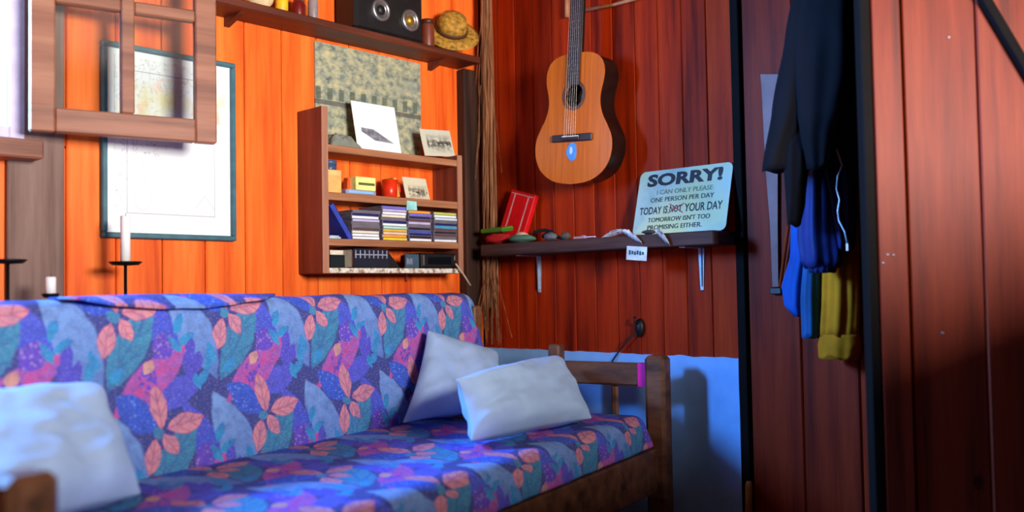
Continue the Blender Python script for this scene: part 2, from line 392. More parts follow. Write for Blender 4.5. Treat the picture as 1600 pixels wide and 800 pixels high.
# ------------------------------------------------------------------ sofa
SA = math.radians(12)
sd_ = V(math.cos(SA), math.sin(SA), 0); sn_ = V(math.sin(SA), -math.cos(SA), 0)   # along the sofa to the right, and out to the front
STOP = V(-.324, -.234, 0)
sofa = tag(empty('sofa_bed', STOP), 'wooden-framed sofa covered in blue and purple leaf-print fabric', 'sofa')
def sl(t, f, z): return -sd_*t + sn_*f + V(0,0,z)     # local sofa coordinates: t to the left, f to the front, z up
SM = Matrix((sd_, -sn_, V(0,0,1))).transposed().to_4x4()   # local box: x along right, y back
def sbox(name, t0, t1, f0, f1, z0, z1, parent=sofa, mat=M_SOFA, ch=.006):
    return MB().box((-t1,-f1,z0), (-t0,-f0,z1), ch, SM).build(name, mat, parent)
SL = 2.23
for t0 in (-.052, SL-.075):
    sbox('front_post', t0, t0+.072, .725, .797, 0, .668, ch=.012)
    sbox('rear_post', t0+.01, t0+.06, .35, .395, 0, .70)
    rail = sbox('arm_rail', t0+.012, t0+.045, .395, .725, .562, .64)
    if t0 < 0:
        MB().box((-t0-.0475,-.727,.5615), (-t0-.010,-.692,.6405), 0, SM).build('pink_tape', plain('magenta_tape', (222,22,150), .5, var=.05), rail)
    sbox('arm_slat', t0+.02, t0+.035, .585, .61, .36, .562)
    sbox('side_rail', t0+.01, t0+.05, .05, .74, .25, .36)
    sbox('rear_leg', t0+.01, t0+.06, -.02, .04, 0, .84)
sbox('front_rail', .02, SL-.08, .732, .772, .22, .362)
sbox('rear_rail', .02, SL-.08, 0, .035, .25, .36)
for z in (.56,.66,.76): sbox('back_slat', .02, SL-.08, -.012, .006, z, z+.06)
sbox('mattress_board', .01, SL-.08, .035, .74, .345, .362)
def sheet(name, prof, t0, t1, nt, mat, parent, wr=.004, seed=0, endround=.03, close=True):
    """prof(s) -> list of (f,z,v) closed section; swept along t with rounded ends"""
    sec = prof; ns = len(sec); cf = sum(p[0] for p in sec)/ns; cz = sum(p[1] for p in sec)/ns
    vs = []; uv = []
    for i in range(nt+1):
        a = i/nt; t = t0+(t1-t0)*a
        e = min(a, 1-a)*abs(t1-t0)
        k = 1.0 if e > endround else math.sqrt(max(0, 1-(1-e/endround)**2))
        k = .80+.20*k
        for (f, z, v) in sec:
            w = wr*(noise.noise(V(t*5+seed, f*7, z*7)) + .5*noise.noise(V(t*16+seed, f*20, z*20)))
            ff = cf+(f-cf)*k; zz = cz+(z-cz)*k
            d = V(ff-cf, zz-cz, 0); d = d.normalized() if d.length > 0 else d
            vs.append(sl(t, ff+d.x*w, zz+d.y*w)); uv.append((-t, v))
    fs = [(i*ns+k, i*ns+(k+1)%ns, (i+1)*ns+(k+1)%ns, (i+1)*ns+k) for i in range(nt) for k in range(ns)]
    fs += [tuple(range(ns)), tuple(range(nt*ns, (nt+1)*ns))]
    return MB().add(vs, fs).build(name, mat, parent, True, uv)
def roundsec(pts, r=.03, seg=5):
    """rounded polygon in (f,z) -> list with running arc length v"""
    out = []; n = len(pts)
    for i in range(n):
        p0, p1, p2 = Vector(pts[i-1]), Vector(pts[i]), Vector(pts[(i+1)%n])
        rr = min(r, (p0-p1).length*.45, (p2-p1).length*.45)
        a = p1+(p0-p1).normalized()*rr; b = p1+(p2-p1).normalized()*rr
        for k in range(seg+1):
            q = k/seg; out.append((a*(1-q)+p1*q)*(1-q)+(p1*(1-q)+b*q)*q)
    # subdivide long spans
    res = []
    for i in range(len(out)):
        a, b = out[i], out[(i+1)%len(out)]; k = max(1, int((b-a).length/.02))
        for j in range(k): res.append(a+(b-a)*(j/k))
    return res
# back cushion: bottom front .. top front .. top back .. bottom back
bs = roundsec([(.115,.44), (.012,.888), (-.10,.895), (-.035,.40)], .04)
back_sec = [(p.x, p.y, (p.y-.47)*1.026 if p.x > -.03 or p.y > .86 else (p.y-.47)) for p in bs]
back_sec = [(f, z, v + (max(0, -f)*.9 if z > .86 else 0)) for f, z, v in back_sec]
bc_ = sheet('back_cushion', back_sec, -.035, 2.2, 150, M_FLO, sofa, .006, 3, .05)
# folded top flap of the cover, held by a seam
flap = []; fu = []
npt = 60
for i in range(npt+1):
    a = i/npt; t = 1.03+a*.62
    drop = .030*math.sin(math.pi*min(1, a*1.05))**.7 + .004*noise.noise(V(a*9,0,0))
    for k in range(7):
        q = k/6; z = .9-drop*q; f = -.05+.07*q**.55 + (.004 if k == 6 else 0)+.006
        flap.append(sl(t, f+.012*q, z + .004*(1-q)*math.sin(a*math.pi))); fu.append((-t, (z-.47)*1.026+max(0,-f)*.9))
ff = [(i*7+k, i*7+k+1, (i+1)*7+k+1, (i+1)*7+k) for i in range(npt) for k in range(6)]
fo = MB().add(flap, ff).build('cover_flap', M_FLO, bc_, True, fu)
so = fo.modifiers.new('thickness', 'SOLIDIFY'); so.thickness = .006
# seat cushion, front falls to a hem
ss = roundsec([(.06,.355), (.06,.475), (.745,.475), (.785,.375), (.76,.368), (.73,.366)], .04)
seat_sec = [(p.x, p.y, -p.x if p.y > .44 else -p.x-(.475-p.y)) for p in ss]
sheet('seat_cushion', seat_sec, .03, SL-.085, 150, M_FLO, sofa, .009, 9, .06)

# ------------------------------------------------------------------ pillows
def pillow(BL, BR, TR, TL, th, label, seed, group='white pillows on the sofa', nn=26):
    c = (BL+BR+TR+TL)/4
    ex = (BR-BL+TR-TL).normalized(); ey = (TL-BL+TR-BR).normalized(); nz = ex.cross(ey).normalized()
    if nz.dot(CAM-c) < 0: nz = -nz
    vs = []; fs = []
    for side in (1, -1):
        b = len(vs)
        for j in range(nn+1):
            for i in range(nn+1):
                u, v = -1+2*i/nn, -1+2*j/nn
                uu = u*(1-.075*(1-v*v)*abs(u)**3); vv = v*(1-.075*(1-u*u)*abs(v)**3)
                p = BL*((1-uu)*(1-vv)/4) + BR*((1+uu)*(1-vv)/4) + TR*((1+uu)*(1+vv)/4) + TL*((1-uu)*(1+vv)/4)
                e = max(0, (1-u**4)*(1-v**4)); h = th*(e**.55)
                w = noise.noise(V(u*2.2+seed, v*2.2, seed)); rad = math.sin(8*math.atan2(v,u)+seed*2)*(max(abs(u),abs(v))**3)
                h2 = h + e**.4*(.011*w + .007*rad + .006*noise.noise(V(u*5, v*5+seed, 2)))
                vs.append(p + nz*side*max(.0025, h2) - c)
        for j in range(nn):
            for i in range(nn):
                q = (b+j*(nn+1)+i, b+j*(nn+1)+i+1, b+(j+1)*(nn+1)+i+1, b+(j+1)*(nn+1)+i)
                fs.append(q if side == 1 else q[::-1])
    B = (nn+1)**2
    ring = [i for i in range(nn)] + [nn+j*(nn+1) for j in range(nn)] + [nn*(nn+1)+nn-i for i in range(nn)] + [(nn-j)*(nn+1) for j in range(nn)]
    for k in range(len(ring)): a, d = ring[k], ring[(k+1)%len(ring)]; fs.append((a, d, d+B, a+B))
    o = MB().add(vs, fs).build('pillow', M_PILL, None, True); o.location = c
    o.modifiers.new('smooth', 'SUBSURF').render_levels = 1
    return tag(o, label, 'pillow', group)
upb = (V(0,0,.43) - sn_*.1).normalized(); NB = sd_.cross(upb);  NB = NB if NB.dot(sn_) > 0 else -NB
def onback(px, py, off): return onplane(px, py, NB, NB.dot(STOP+V(0,0,.9)) + off)
pillow(hit(-60,850,2,.53), hit(222,772,2,.50), onback(152,602,.07), onback(-120,625,.10), .065, 'white pillow propped against the sofa back beside the left front post', 1.3)
pillow(hit(628,662,2,.495), hit(800,640,2,.50), onback(775,552,.05), onback(668,515,.055), .05, 'pale pillow leaning on the sofa back, behind another pillow', 4.1)
pillow(hit(735,690,2,.50), hit(926,654,2,.50), hit(866,556,2,.665), hit(712,592,2,.665), .072, 'large pale pillow lying in front near the wooden sofa arm', 7.7)

# ------------------------------------------------------------------ framed map
M_TEAL = plain('teal_frame_paint', (62,104,116), .5)
def mapmat():
    t = NT('map_print'); c = t.n('ShaderNodeTexCoord').outputs['Generated']
    sp = t.n('ShaderNodeSeparateXYZ'); t.l(c, sp.inputs[0]); x, z = sp.outputs[0], sp.outputs[2]
    mp = t.n('ShaderNodeMapping'); t.l(c, mp.inputs[0]); mp.inputs['Scale'].default_value = (.75,1,1)
    f = t.noise(mp.outputs[0], 5, 6, .6); lines = t.math('LESS_THAN', t.math('ABSOLUTE', t.math('SUBTRACT', t.math('FRACT', t.math('MULTIPLY', f, 9.0)), .5)), .06)
    dots = t.math('GREATER_THAN', t.noise(mp.outputs[0], 42, 2), .66)
    left = t.math('GREATER_THAN', t.math('ADD', t.noise(mp.outputs[0], 2.1, 2), t.math('SUBTRACT', z, x)), .55)
    col = t.mix(t.math('MULTIPLY', t.math('MULTIPLY', lines, left), .28), (.86,.87,.88,1), (.12,.12,.14,1))
    col = t.mix(t.math('MULTIPLY', t.math('MULTIPLY', dots, left), .35), col, (.15,.15,.17,1))
    up = t.math('MULTIPLY', t.math('GREATER_THAN', z, .60), t.math('LESS_THAN', z, .90))
    blot = t.math('MULTIPLY', t.math('MULTIPLY', t.math('SUBTRACT', t.noise(mp.outputs[0], 3.4, 3), .50, clamp=True), 5.0, clamp=True), up)
    col = t.mix(t.math('MULTIPLY', blot, .75), col, lin((232,214,128)))
    blot2 = t.math('MULTIPLY', t.math('MULTIPLY', t.math('SUBTRACT', t.noise(mp.outputs[0], 8, 2), .56, clamp=True), 7.0, clamp=True), up)
    col = t.mix(t.math('MULTIPLY', blot2, .55), col, lin((246,160,110)))
    def near(s, v, w): return t.math('LESS_THAN', t.math('ABSOLUTE', t.math('SUBTRACT', s, v)), w)
    inx = t.math('MULTIPLY', t.math('GREATER_THAN', x, .10), t.math('LESS_THAN', x, .90)); inz = t.math('MULTIPLY', t.math('GREATER_THAN', z, .075), t.math('LESS_THAN', z, .925))
    bord = t.math('MAXIMUM', t.math('MULTIPLY', t.math('MAXIMUM', near(x,.105,.004), near(x,.895,.004)), inz), t.math('MULTIPLY', t.math('MAXIMUM', near(z,.08,.003), near(z,.92,.003)), inx))
    col = t.mix(t.math('MULTIPLY', bord, .45), col, (.1,.1,.12,1))
    dx = t.math('SUBTRACT', x, .80); dz = t.math('SUBTRACT', z, .155)   # small triangular cartouche
    tri = t.math('SUBTRACT', t.math('SUBTRACT', .05, t.math('MULTIPLY', t.math('ABSOLUTE', dx), .9)), dz)
    tri = t.math('MULTIPLY', t.math('LESS_THAN', t.math('ABSOLUTE', tri), .008), t.math('GREATER_THAN', dz, -.03))
    rr = t.math('SQRT', t.math('ADD', t.math('MULTIPLY', t.math('SUBTRACT', x, .24), t.math('SUBTRACT', x, .24)), t.math('MULTIPLY', t.math('SUBTRACT', z, .17), t.math('SUBTRACT', z, .17))))
    ring = t.math('MULTIPLY', t.math('LESS_THAN', t.math('ABSOLUTE', t.math('SUBTRACT', rr, .07)), .006), .4)
    col = t.mix(t.math('MAXIMUM', t.math('MULTIPLY', tri, .22), t.math('MULTIPLY', ring, .5)), col, (.12,.12,.14,1))
    t.set(t.mix(1.0, col, (1,1,1,1), 'MULTIPLY'), .25, spec=.5); return t.mat
mx0, mx1, mz0, mz1 = -1.609, -1.170, 1.075, 1.665
mp_ = tag(empty('framed_map', (mx0, 0, mz0)), 'white map print in a slim teal frame, partly behind the open casement', 'framed map')
w_, h_ = mx1-mx0, mz1-mz0
MB().box((.004,-.010,.004), (w_-.004,-.002,h_-.004)).build('mat_board', plain('white_mount_board', (240,242,244), .4, var=.02), mp_)
MB().box((.04,-.0125,.035), (w_-.035,-.0101,h_-.035)).build('map_sheet', mapmat(), mp_)
for a, b in (((0,-.024,0),(w_,-.001,.016)), ((0,-.024,h_-.016),(w_,-.001,h_)), ((0,-.024,.016),(.016,-.001,h_-.016)), ((w_-.016,-.024,.016),(w_,-.001,h_-.016))):
    MB().box(a, b, .003).build('frame_bar', M_TEAL, mp_)

# ------------------------------------------------------------------ upper wall shelf and what stands on it
ush = tag(empty('wall_shelf', (-1.30,0,1.818)), 'long dark red wooden shelf high on the orange wall', 'shelf')
MB().box((0,-.14,0), (1.165,-.001,.026), .003).build('board', M_SHELF, ush)
for x in (.10, 1.0): MB().prism([V(x,-.001,0), V(x,-.11,0), V(x,-.001,-.03)], (.02,0,0)).build('bracket', M_SHELF, ush)
ZU = 1.844
def xat(px, py, y): return hit(px, py, 1, y).x
M_BLK = plain('black_plastic', (26,24,24), .45, var=.2); M_CHR = plain('chrome', (206,206,204), .25, .9, var=.05)
M_GOLD = plain('brass', (196,150,60), .35, .8)
rx0, rx1 = xat(556,20,-.135), xat(662,20,-.135)
rad = tag(empty('portable_radio', ((rx0+rx1)/2, -.07, ZU)), 'black radio with two chrome-ringed dials on the high wall shelf', 'radio')
hw = (rx1-rx0)/2
MB().box((-hw,-.065,0), (hw,.065,.24), .012).build('housing', M_BLK, rad)
RX = Matrix.Rotation(math.pi/2, 4, 'X')
for dx, dz, r in ((-hw*.32,.085,.042), (hw*.55,.075,.042)):
    d = MB().lathe([(r,0),(r,.008),(r*.86,.014),(r*.66,.010),(r*.62,.004),(.001,.004)], 28, (dx,-.065,dz), RX).build('dial_ring', M_CHR, rad, True)
    MB().lathe([(r*.45,0),(r*.45,.006),(r*.3,.012),(.001,.013)], 20, (dx,-.068,dz), RX).build('dial_knob', M_GOLD if dx > 0 else M_BLK, d, True)
MB().tube([V(-hw*.8,0,.235), V(-hw*.8,0,.275), V(hw*.8,0,.275), V(hw*.8,0,.235)], .007).build('handle', M_CHR, rad, True)
# straw hat leaning in the corner of the shelf
M_STRAW = plain('golden_straw', (176,128,44), .8, var=.4, nscale=60, bump=.6)
hx = xat(703,30,-.07)
hat = tag(empty('straw_hat', (hx,-.075,ZU+.10)), 'golden straw hat propped at the corner end of the high shelf', 'hat')
hat.rotation_euler = (math.radians(48), math.radians(14), math.radians(-40))
MB().lathe([(.115,-.012),(.118,-.009),(.096,.002),(.066,.006),(.064,.003),(.096,-.003)], 36).build('brim', M_STRAW, hat, True)
MB().lathe([(.066,.004),(.062,.04),(.05,.066),(.02,.076),(.001,.077)], 30).build('crown', M_STRAW, hat, True)
MB().lathe([(.0675,.006),(.0665,.022),(.0655,.022),(.0665,.006)], 30).build('band', plain('brown_hat_band', (86,52,28), .7), hat, True)
bx_ = xat(672,50,-.12)
b = tag(empty('brown_tin', (bx_,-.105,ZU)), 'small brown tin between the black radio and the straw hat', 'tin')
MB().lathe([(.026,0),(.027,.004),(.027,.085),(.026,.09)], 20).build('body', plain('brown_tin_paint', (116,52,34), .4), b, True)
MB().lathe([(.028,.09),(.028,.104),(.025,.108),(.001,.108)], 20).build('lid', plain('dark_tin_lid', (70,34,24), .4), b, True)
def jar(name, px, y, prof, mat, lid, lmat, label, cat):
    o = tag(empty(name, (xat(px,12,y), y, ZU)), label, cat)
    MB().lathe(prof, 20).build('body', mat, o, True)
    if lid: MB().lathe(lid, 20).build('lid', lmat, o, True)
M_CRM = plain('cream_glaze', (236,204,158), .4); M_YEL = plain('yellow_paint', (236,178,34), .45); M_DRD = plain('dark_red_glaze', (112,22,20), .35); M_GRY = plain('grey_glaze', (148,132,132), .4)
jar('ceramic_bowl', 405, -.07, [(.02,0),(.024,.004),(.045,.03),(.052,.055),(.049,.055),(.042,.03),(.001,.008)], M_CRM, None, None, 'cream ceramic bowl at the left end of the high shelf', 'bowl')
jar('storage_jar', 440, -.085, [(.02,0),(.022,.004),(.022,.06),(.016,.07)], M_YEL, [(.017,.07),(.017,.085),(.001,.086)], M_DRD, 'small yellow jar next to the cream bowl on the high shelf', 'jar')
jar('storage_jar', 466, -.08, [(.02,0),(.022,.005),(.024,.05),(.015,.065)], M_DRD, [(.016,.065),(.016,.078),(.001,.08)], M_GRY, 'small dark red jar between the yellow and grey jars', 'jar')
jar('storage_jar', 489, -.09, [(.016,0),(.018,.004),(.018,.07),(.011,.085)], M_GRY, [(.012,.085),(.012,.098),(.001,.1)], M_CRM, 'small grey jar left of the black radio', 'jar')

# ------------------------------------------------------------------ poster
def postermat():
    t = NT('faded_landscape_print'); c = t.n('ShaderNodeTexCoord').outputs['Generated']
    sp = t.n('ShaderNodeSeparateXYZ'); t.l(c, sp.inputs[0]); x, z = sp.outputs[0], sp.outputs[2]
    mp = t.n('ShaderNodeMapping'); t.l(c, mp.inputs[0]); mp.inputs['Scale'].default_value = (1,1,1)
    a = t.noise(mp.outputs[0], 14, 5, .7); b = t.noise(mp.outputs[0], 5, 3)
    col = t.ramp(a, [(.34, (76,94,92)), (.47, (146,148,124)), (.56, (176,172,140)), (.68, (206,186,126))])
    col = t.mix(t.math('MULTIPLY', t.math('SUBTRACT', b, .52, clamp=True), 4.0, clamp=True), col, lin((104,128,132)))
    band = t.math('MULTIPLY', t.math('LESS_THAN', t.math('ABSOLUTE', t.math('SUBTRACT', z, .53)), .055), t.math('GREATER_THAN', t.math('SINE', t.math('MULTIPLY', x, 62.0)), .15))
    col = t.mix(t.math('MULTIPLY', band, .7), col, lin((70,82,58)))
    ln = t.math('LESS_THAN', t.math('ABSOLUTE', t.math('SUBTRACT', z, .445)), .022)
    col = t.mix(t.math('MULTIPLY', ln, .8), col, lin((84,80,74)))
    t.set(col, .6); return t.mat
o = MB().box((-.845,-.007,1.415), (-.344,-.001,1.806)).build('landscape_poster', postermat())
tag(o, 'faded green and beige poster on the wall behind the bookcase top', 'poster')

# ------------------------------------------------------------------ bookcase
BX0_, BX1_, BYF = -.918, -.256, -.145
ZB, ZL, ZM, ZT = .985, 1.086, 1.246, 1.411         # upper faces of the four boards
bk = tag(empty('wall_bookcase', (BX0_,0,.966)), 'open brown wooden bookcase hung on the orange wall above the sofa', 'bookcase')
z0 = .966
MB().box((0,BYF,0), (.026,-.001,1.54-z0), .002).build('side_panel', M_CASEV, bk)
MB().box((BX1_-BX0_-.026,BYF,0), (BX1_-BX0_,-.001,1.43-z0), .002).build('side_panel', M_CASEV, bk)
for zt, th in ((ZL,.025), (ZM,.028), (ZT,.026)):
    MB().box((.026,BYF+.003,zt-th-z0), (BX1_-BX0_-.026,-.001,zt-z0), .002).build('shelf_board', M_CASE, bk)
bb = MB().box((.026,BYF+.003,0), (BX1_-BX0_-.026,-.001,ZB-z0), .002).build('shelf_board', M_CASE, bk)
t = NT('chipped_white_paint'); nz = t.noise(t.coord('Object', (1,1,1)), 55, 4)
t.set(t.ramp(nz, [(.36, (120,90,66)), (.46, (196,184,160)), (.6, (230,226,214))]), .6)
MB().box((.026,BYF-.002,.001), (BX1_-BX0_-.026,BYF+.0025,ZB-z0-.001)).build('painted_edge', t.mat, bb)
M_EDGE = wood('pale_bookcase_edge', (120,76,52), (172,116,80), (190,138,100), 0, .6, .2, .1); M_EDGEV = wood('pale_bookcase_edge_upright', (120,80,62), (164,112,88), (184,134,108), 2, .6, .2, .1)
for o in list(bk.children):
    xs = [v.co.x for v in o.data.vertices]; zs = [v.co.z for v in o.data.vertices]; ys = [v.co.y for v in o.data.vertices]
    if o.name.startswith('side_panel'): MB().box((min(xs),BYF-.002,min(zs)), (max(xs),BYF+.0005,max(zs)), .0005).build('front_edge', M_EDGEV, o)
    elif o is not bb: MB().box((min(xs),BYF,min(zs)+.001), (max(xs),BYF+.0035,max(zs)-.001), .0005).build('front_edge', M_EDGE, o)
# --- compact disc cases
def cdmat(c): return plain('spine_%d_%d_%d' % c, c, .25, var=.06, bump=0)
M_CLR = plain('clear_case_plastic', (120,112,124), .2, var=.15, bump=0); M_TRAY = plain('dark_case_tray', (34,32,38), .3, bump=0)
ORD = ['bottom', 'second from bottom', 'third from bottom', 'fourth from bottom', 'fifth from bottom', 'sixth from bottom', 'seventh from bottom', 'eighth from bottom', 'ninth from bottom', 'tenth from bottom', 'eleventh from bottom', 'top']
CN = {'white': (238,240,242), 'cream': (232,222,196), 'grey': (112,104,112), 'dark': (44,40,46), 'brown': (92,70,66), 'lilac': (190,178,214), 'purple': (118,108,206), 'navy': (36,40,92), 'blue': (66,86,176), 'yellow': (244,206,40), 'orange': (246,160,52), 'peach': (248,196,150), 'gold': (222,178,70), 'mint': (168,220,196), 'red': (230,70,40), 'cyan': (50,160,206), 'lime': (196,204,80), 'pale blue': (196,220,232)}
stacks = [
 (550, 594, 'leftmost', ['white','white','cream','brown','grey','grey','lilac','white','navy','grey']),
 (597, 636, 'tallest', ['yellow','orange','peach','gold','mint','white','navy','grey','cream','white','lilac','purple']),
 (638, 674, 'third', ['white','dark','navy','blue','dark','grey','lilac','brown','navy','purple','orange']),
 (678, 714, 'rightmost', ['white','grey','brown','dark','brown','cyan','navy','grey','pale blue','white','lime']),
]
cdn = {}
for (pa, pb, sname, cols) in stacks:
    x0 = xat(pa, 350, -.139); 
    for k, cn in enumerate(cols):
        z = ZL + .0005 + k*.01045
        j = random.uniform(-.004,.004); wd = min(.125, xat(pb,350,-.139)-x0)
        rz = random.uniform(-.02,.02)
        if sname == 'tallest' and k > 6: j -= .002
        b = MB()
        b.box((0,-.0005,0), (wd,.128,.0046), .0006, mi=0).box((0,-.0005,.0056), (wd,.128,.0102), .0006, mi=0).box((.001,.0015,.0044), (wd-.001,.126,.0058), mi=2)
        b.box((.004,-.0012,.0012), (wd-.004,.0006,.009), mi=1)
        o = b.build('disc_case', [M_CLR, MATS.get('spine_%d_%d_%d' % CN[cn]) or cdmat(CN[cn]), M_TRAY])
        o.location = (x0+j, -.139+random.uniform(-.001,.0015), z); o.rotation_euler = (0,0,rz*.5)
        pos = 'top' if k == len(cols)-1 else ORD[k]
        tag(o, 'CD case with %s spine, %s in the %s stack%s' % (cn, pos, sname, {'third':' from the left','leftmost':' beside the blue book'}.get(sname,'')), 'CD case', 'CD cases stacked in the bookcase')
# --- books and boxes (a cover board and pages each)
M_PAPER = plain('page_paper', (226,214,190), .8, var=.08)
def book(name, x, y, z, w, d, h, cover, label, cat='book', rot=(0,0,0), deco=None):
    """lying or standing book: w along x, d into the wall, h up; spine to the front"""
    o = tag(empty(name, (x,y,z)), label, cat); o.rotation_euler = rot; c = min(.003, h*.2)
    m = MB(); m.box((0,0,0), (w,d,c), .0006).box((0,0,h-c), (w,d,h), .0006).box((0,0,c*.5), (w,c,h-c*.5), .0006); m.build('cover', cover, o)
    MB().box((.003,c,c), (w-.003,d-.003,h-c)).build('pages', M_PAPER, o)
    if deco: deco(o, w, h)
    return o
M_BLUE = plain('blue_book_cloth', (48,66,170), .5); M_NAVY = plain('navy_cover', (30,34,62), .5)
# tall blue book leaning against the left side
xb = xat(552,372,-.13)
o = tag(empty('hardback_book', (xb, -.135, ZL+.001)), 'blue hardback leaning against the left side of the bookcase', 'book'); o.rotation_euler = (0, math.radians(-35), 0)
MB().box((-.022,0,0),(-.019,.125,.150),.0008).box((-.003,0,0),(0,.125,.150),.0008).box((-.022,0,0),(0,.003,.150),.0008).build('cover', M_BLUE, o)
MB().box((-.019,.003,.003),(-.003,.12,.147)).build('pages', M_PAPER, o)
o = MB().box((0,0,0),(.05,.09,.006),.001).box((.006,.004,.006),(.045,.08,.011),.001).build('paper_pad', plain('pale_blue_paper', (176,200,216), .7)); o.location = (xat(514,370,-.13),-.132,ZL+.0005)
tag(o, 'pale blue paper pad under the leaning blue book', 'notepad')
# bottom board
ZB1 = ZB+.0005
y_ = -.138
M_CV = plain('cream_carton', (220,210,186), .7); M_BK2 = plain('black_green_cover', (24,32,32), .4); M_BK3 = plain('black_blue_case', (30,32,44), .4)
xa = xat(516,410,y_); xb = xat(548,410,y_)
book('cassette_box', xa, y_, ZB1, .062, .12, .044, M_BK2, 'black tape box at the left end of the lowest shelf', 'tape box')
book('paper_carton', xa, y_, ZB1+.0445, .056, .11, .016, M_CV, 'cream carton lying on the black tape box', 'carton')
def slats(o, w, h):
    for k in range(8):
        xx = .008+k*(w-.016)/7.0
        MB().box((xx-.0022,-.0015,h*.50), (xx+.0022,.0008,h*.92)).build('printed_bar', M_CHRP, o)
    MB().box((.004,-.0012,h*.66), (w-.004,.0008,h*.72)).build('printed_bar', M_CHRP, o)
M_CHRP = plain('silver_print', (150,150,168), .4)
x0 = xat(553,410,y_); x1 = xat(607,410,y_)
book('box_set', x0, y_, ZB1, x1-x0, .12, .068, M_BK3, 'dark box set with silver lattice band on the lowest shelf', 'box set', deco=slats)
x0 = xat(610,412,y_)
o = tag(MB().prism([V(0,0,0), V(.065,0,0), V(.004,0,.062), V(0,0,.062)], (0,.11,0)).build('slide_viewer', M_BLK), 'black wedge-shaped case right of the dark box set', 'case'); o.location = (x0,y_+.02,ZB1)
x0 = xat(634,412,y_); x1 = xat(655,412,y_)
def speck(o, w, h):
    for k in range(5): MB().box((.006+k*.006,-.001,.012+.004*(k%2)), (.009+k*.006,.0008,.038-.003*(k%3))).build('printed_mark', M_CHRP, o)
book('paperback_book', x0-.002, y_-.001, ZB1, x1-x0, .012, .052, plain('grey_blue_cover', (60,84,100), .5), 'grey-blue paperback beside the black wedge-shaped case', deco=speck)
x0 = xat(659,412,y_); x1 = xat(714,412,y_)
o = tag(empty('clock_radio', (x0,y_,ZB1)), 'black clock radio at the right end of the lowest shelf', 'clock radio')
MB().box((0,0,0),(x1-x0,.11,.058),.006).build('housing', M_BLK, o)
MB().box((.03,-.0015,.014),(x1-x0-.03,.002,.044),.001).build('display_window', plain('dark_glass', (12,18,22), .08, spec=.7, bump=0), o)
MB().box((.008,-.0015,.01),(.014,.002,.05),.001).build('speaker_bar', M_CHR, o); MB().box((x1-x0-.014,-.0015,.03),(x1-x0-.008,.002,.05),.001).build('speaker_bar', M_CHR, o)
# middle board
zM = ZM+.0005
x0 = xat(511,290,-.13); x1 = xat(534,290,-.13)
o = tag(empty('spice_box', (x0,-.13,zM)), 'tan cardboard box under a round blue tin', 'box')
MB().box((0,0,0),(x1-x0,.06,.078),.002).build('carton', plain('tan_cardboard', (236,170,96), .7), o); MB().box((.002,-.0006,.060),(x1-x0-.002,.0604,.0795),.001).build('lid_flap', plain('tan_carton_lid', (228,180,112), .7), o)
o = tag(empty('round_tin', ((x0+x1)/2+.002,-.098,zM+.0802)), 'round slate-blue tin on the tan cardboard box', 'tin')
MB().lathe([(.024,0),(.025,.003),(.025,.02)],24).build('body', plain('slate_blue_tin', (62,76,104), .35), o, True); MB().lathe([(.026,.02),(.026,.032),(.022,.036),(.001,.036)],24).build('lid', plain('slate_blue_lid', (74,90,120), .35), o, True)
x0 = xat(539,297,-.135); x1 = xat(587,297,-.13)
o = tag(empty('tape_cassette', (x0+.004,-.135,zM)), 'flat grey cassette case under the pale yellow packet', 'cassette'); MB().box((0,0,0),(x1-x0-.006,.07,.016),.0015).build('case', plain('grey_lilac_plastic', (158,150,170), .3), o); MB().box((.012,-.001,.004),(x1-x0-.02,.001,.012)).build('paper_insert', M_WHITE, o)
xx = xat(556,280,-.132)
o = tag(empty('tobacco_packet', (xx,-.132,zM+.0165)), 'pale yellow packet with dark stripe on the bookcase middle board', 'packet')
pw_ = x1-xx
MB().box((0,0,0),(pw_,.05,.048),.002).build('packet_body', plain('pale_yellow_card', (238,232,140), .6), o); MB().box((.012,-.0008,.018),(pw_-.006,.001,.027)).build('printed_stripe', plain('olive_ink', (92,96,40), .6), o)
o = tag(MB().box((0,0,0),(.02,.03,.035),.002).box((.002,.002,.035),(.018,.028,.046),.002).build('matchbox', plain('orange_red_card', (236,84,30), .6)), 'little orange-red box behind the pale yellow packet', 'box'); o.location = (xat(543,280,-.10),-.10,zM+.0165)
x0 = (xat(598,295,-.11)+xat(620,295,-.11))/2
o = tag(empty('red_mug', (x0,-.11,zM)), 'bright red mug on the bookcase middle board', 'mug')
M_MUG = plain('red_enamel', (226,50,18), .3)
MB().lathe([(.024,0),(.027,.004),(.029,.065),(.0265,.065),(.024,.006),(.001,.006)],24).build('cup', M_MUG, o, True)
MB().tube([V(.027,0,.052),V(.045,0,.05),V(.047,0,.025),V(.027,0,.015)], .004).build('handle', M_MUG, o, True)
o = tag(MB().box((0,0,0),(.014,.07,.074),.001).box((-.001,.001,.002),(.0,.069,.072)).build('notebook', plain('ochre_cover', (222,150,66), .6)), 'thin ochre notebook leaning beside the red mug', 'notebook'); o.location = (xat(621,297,-.12),-.12,zM+.002); o.rotation_euler = (0,math.radians(-14),0)
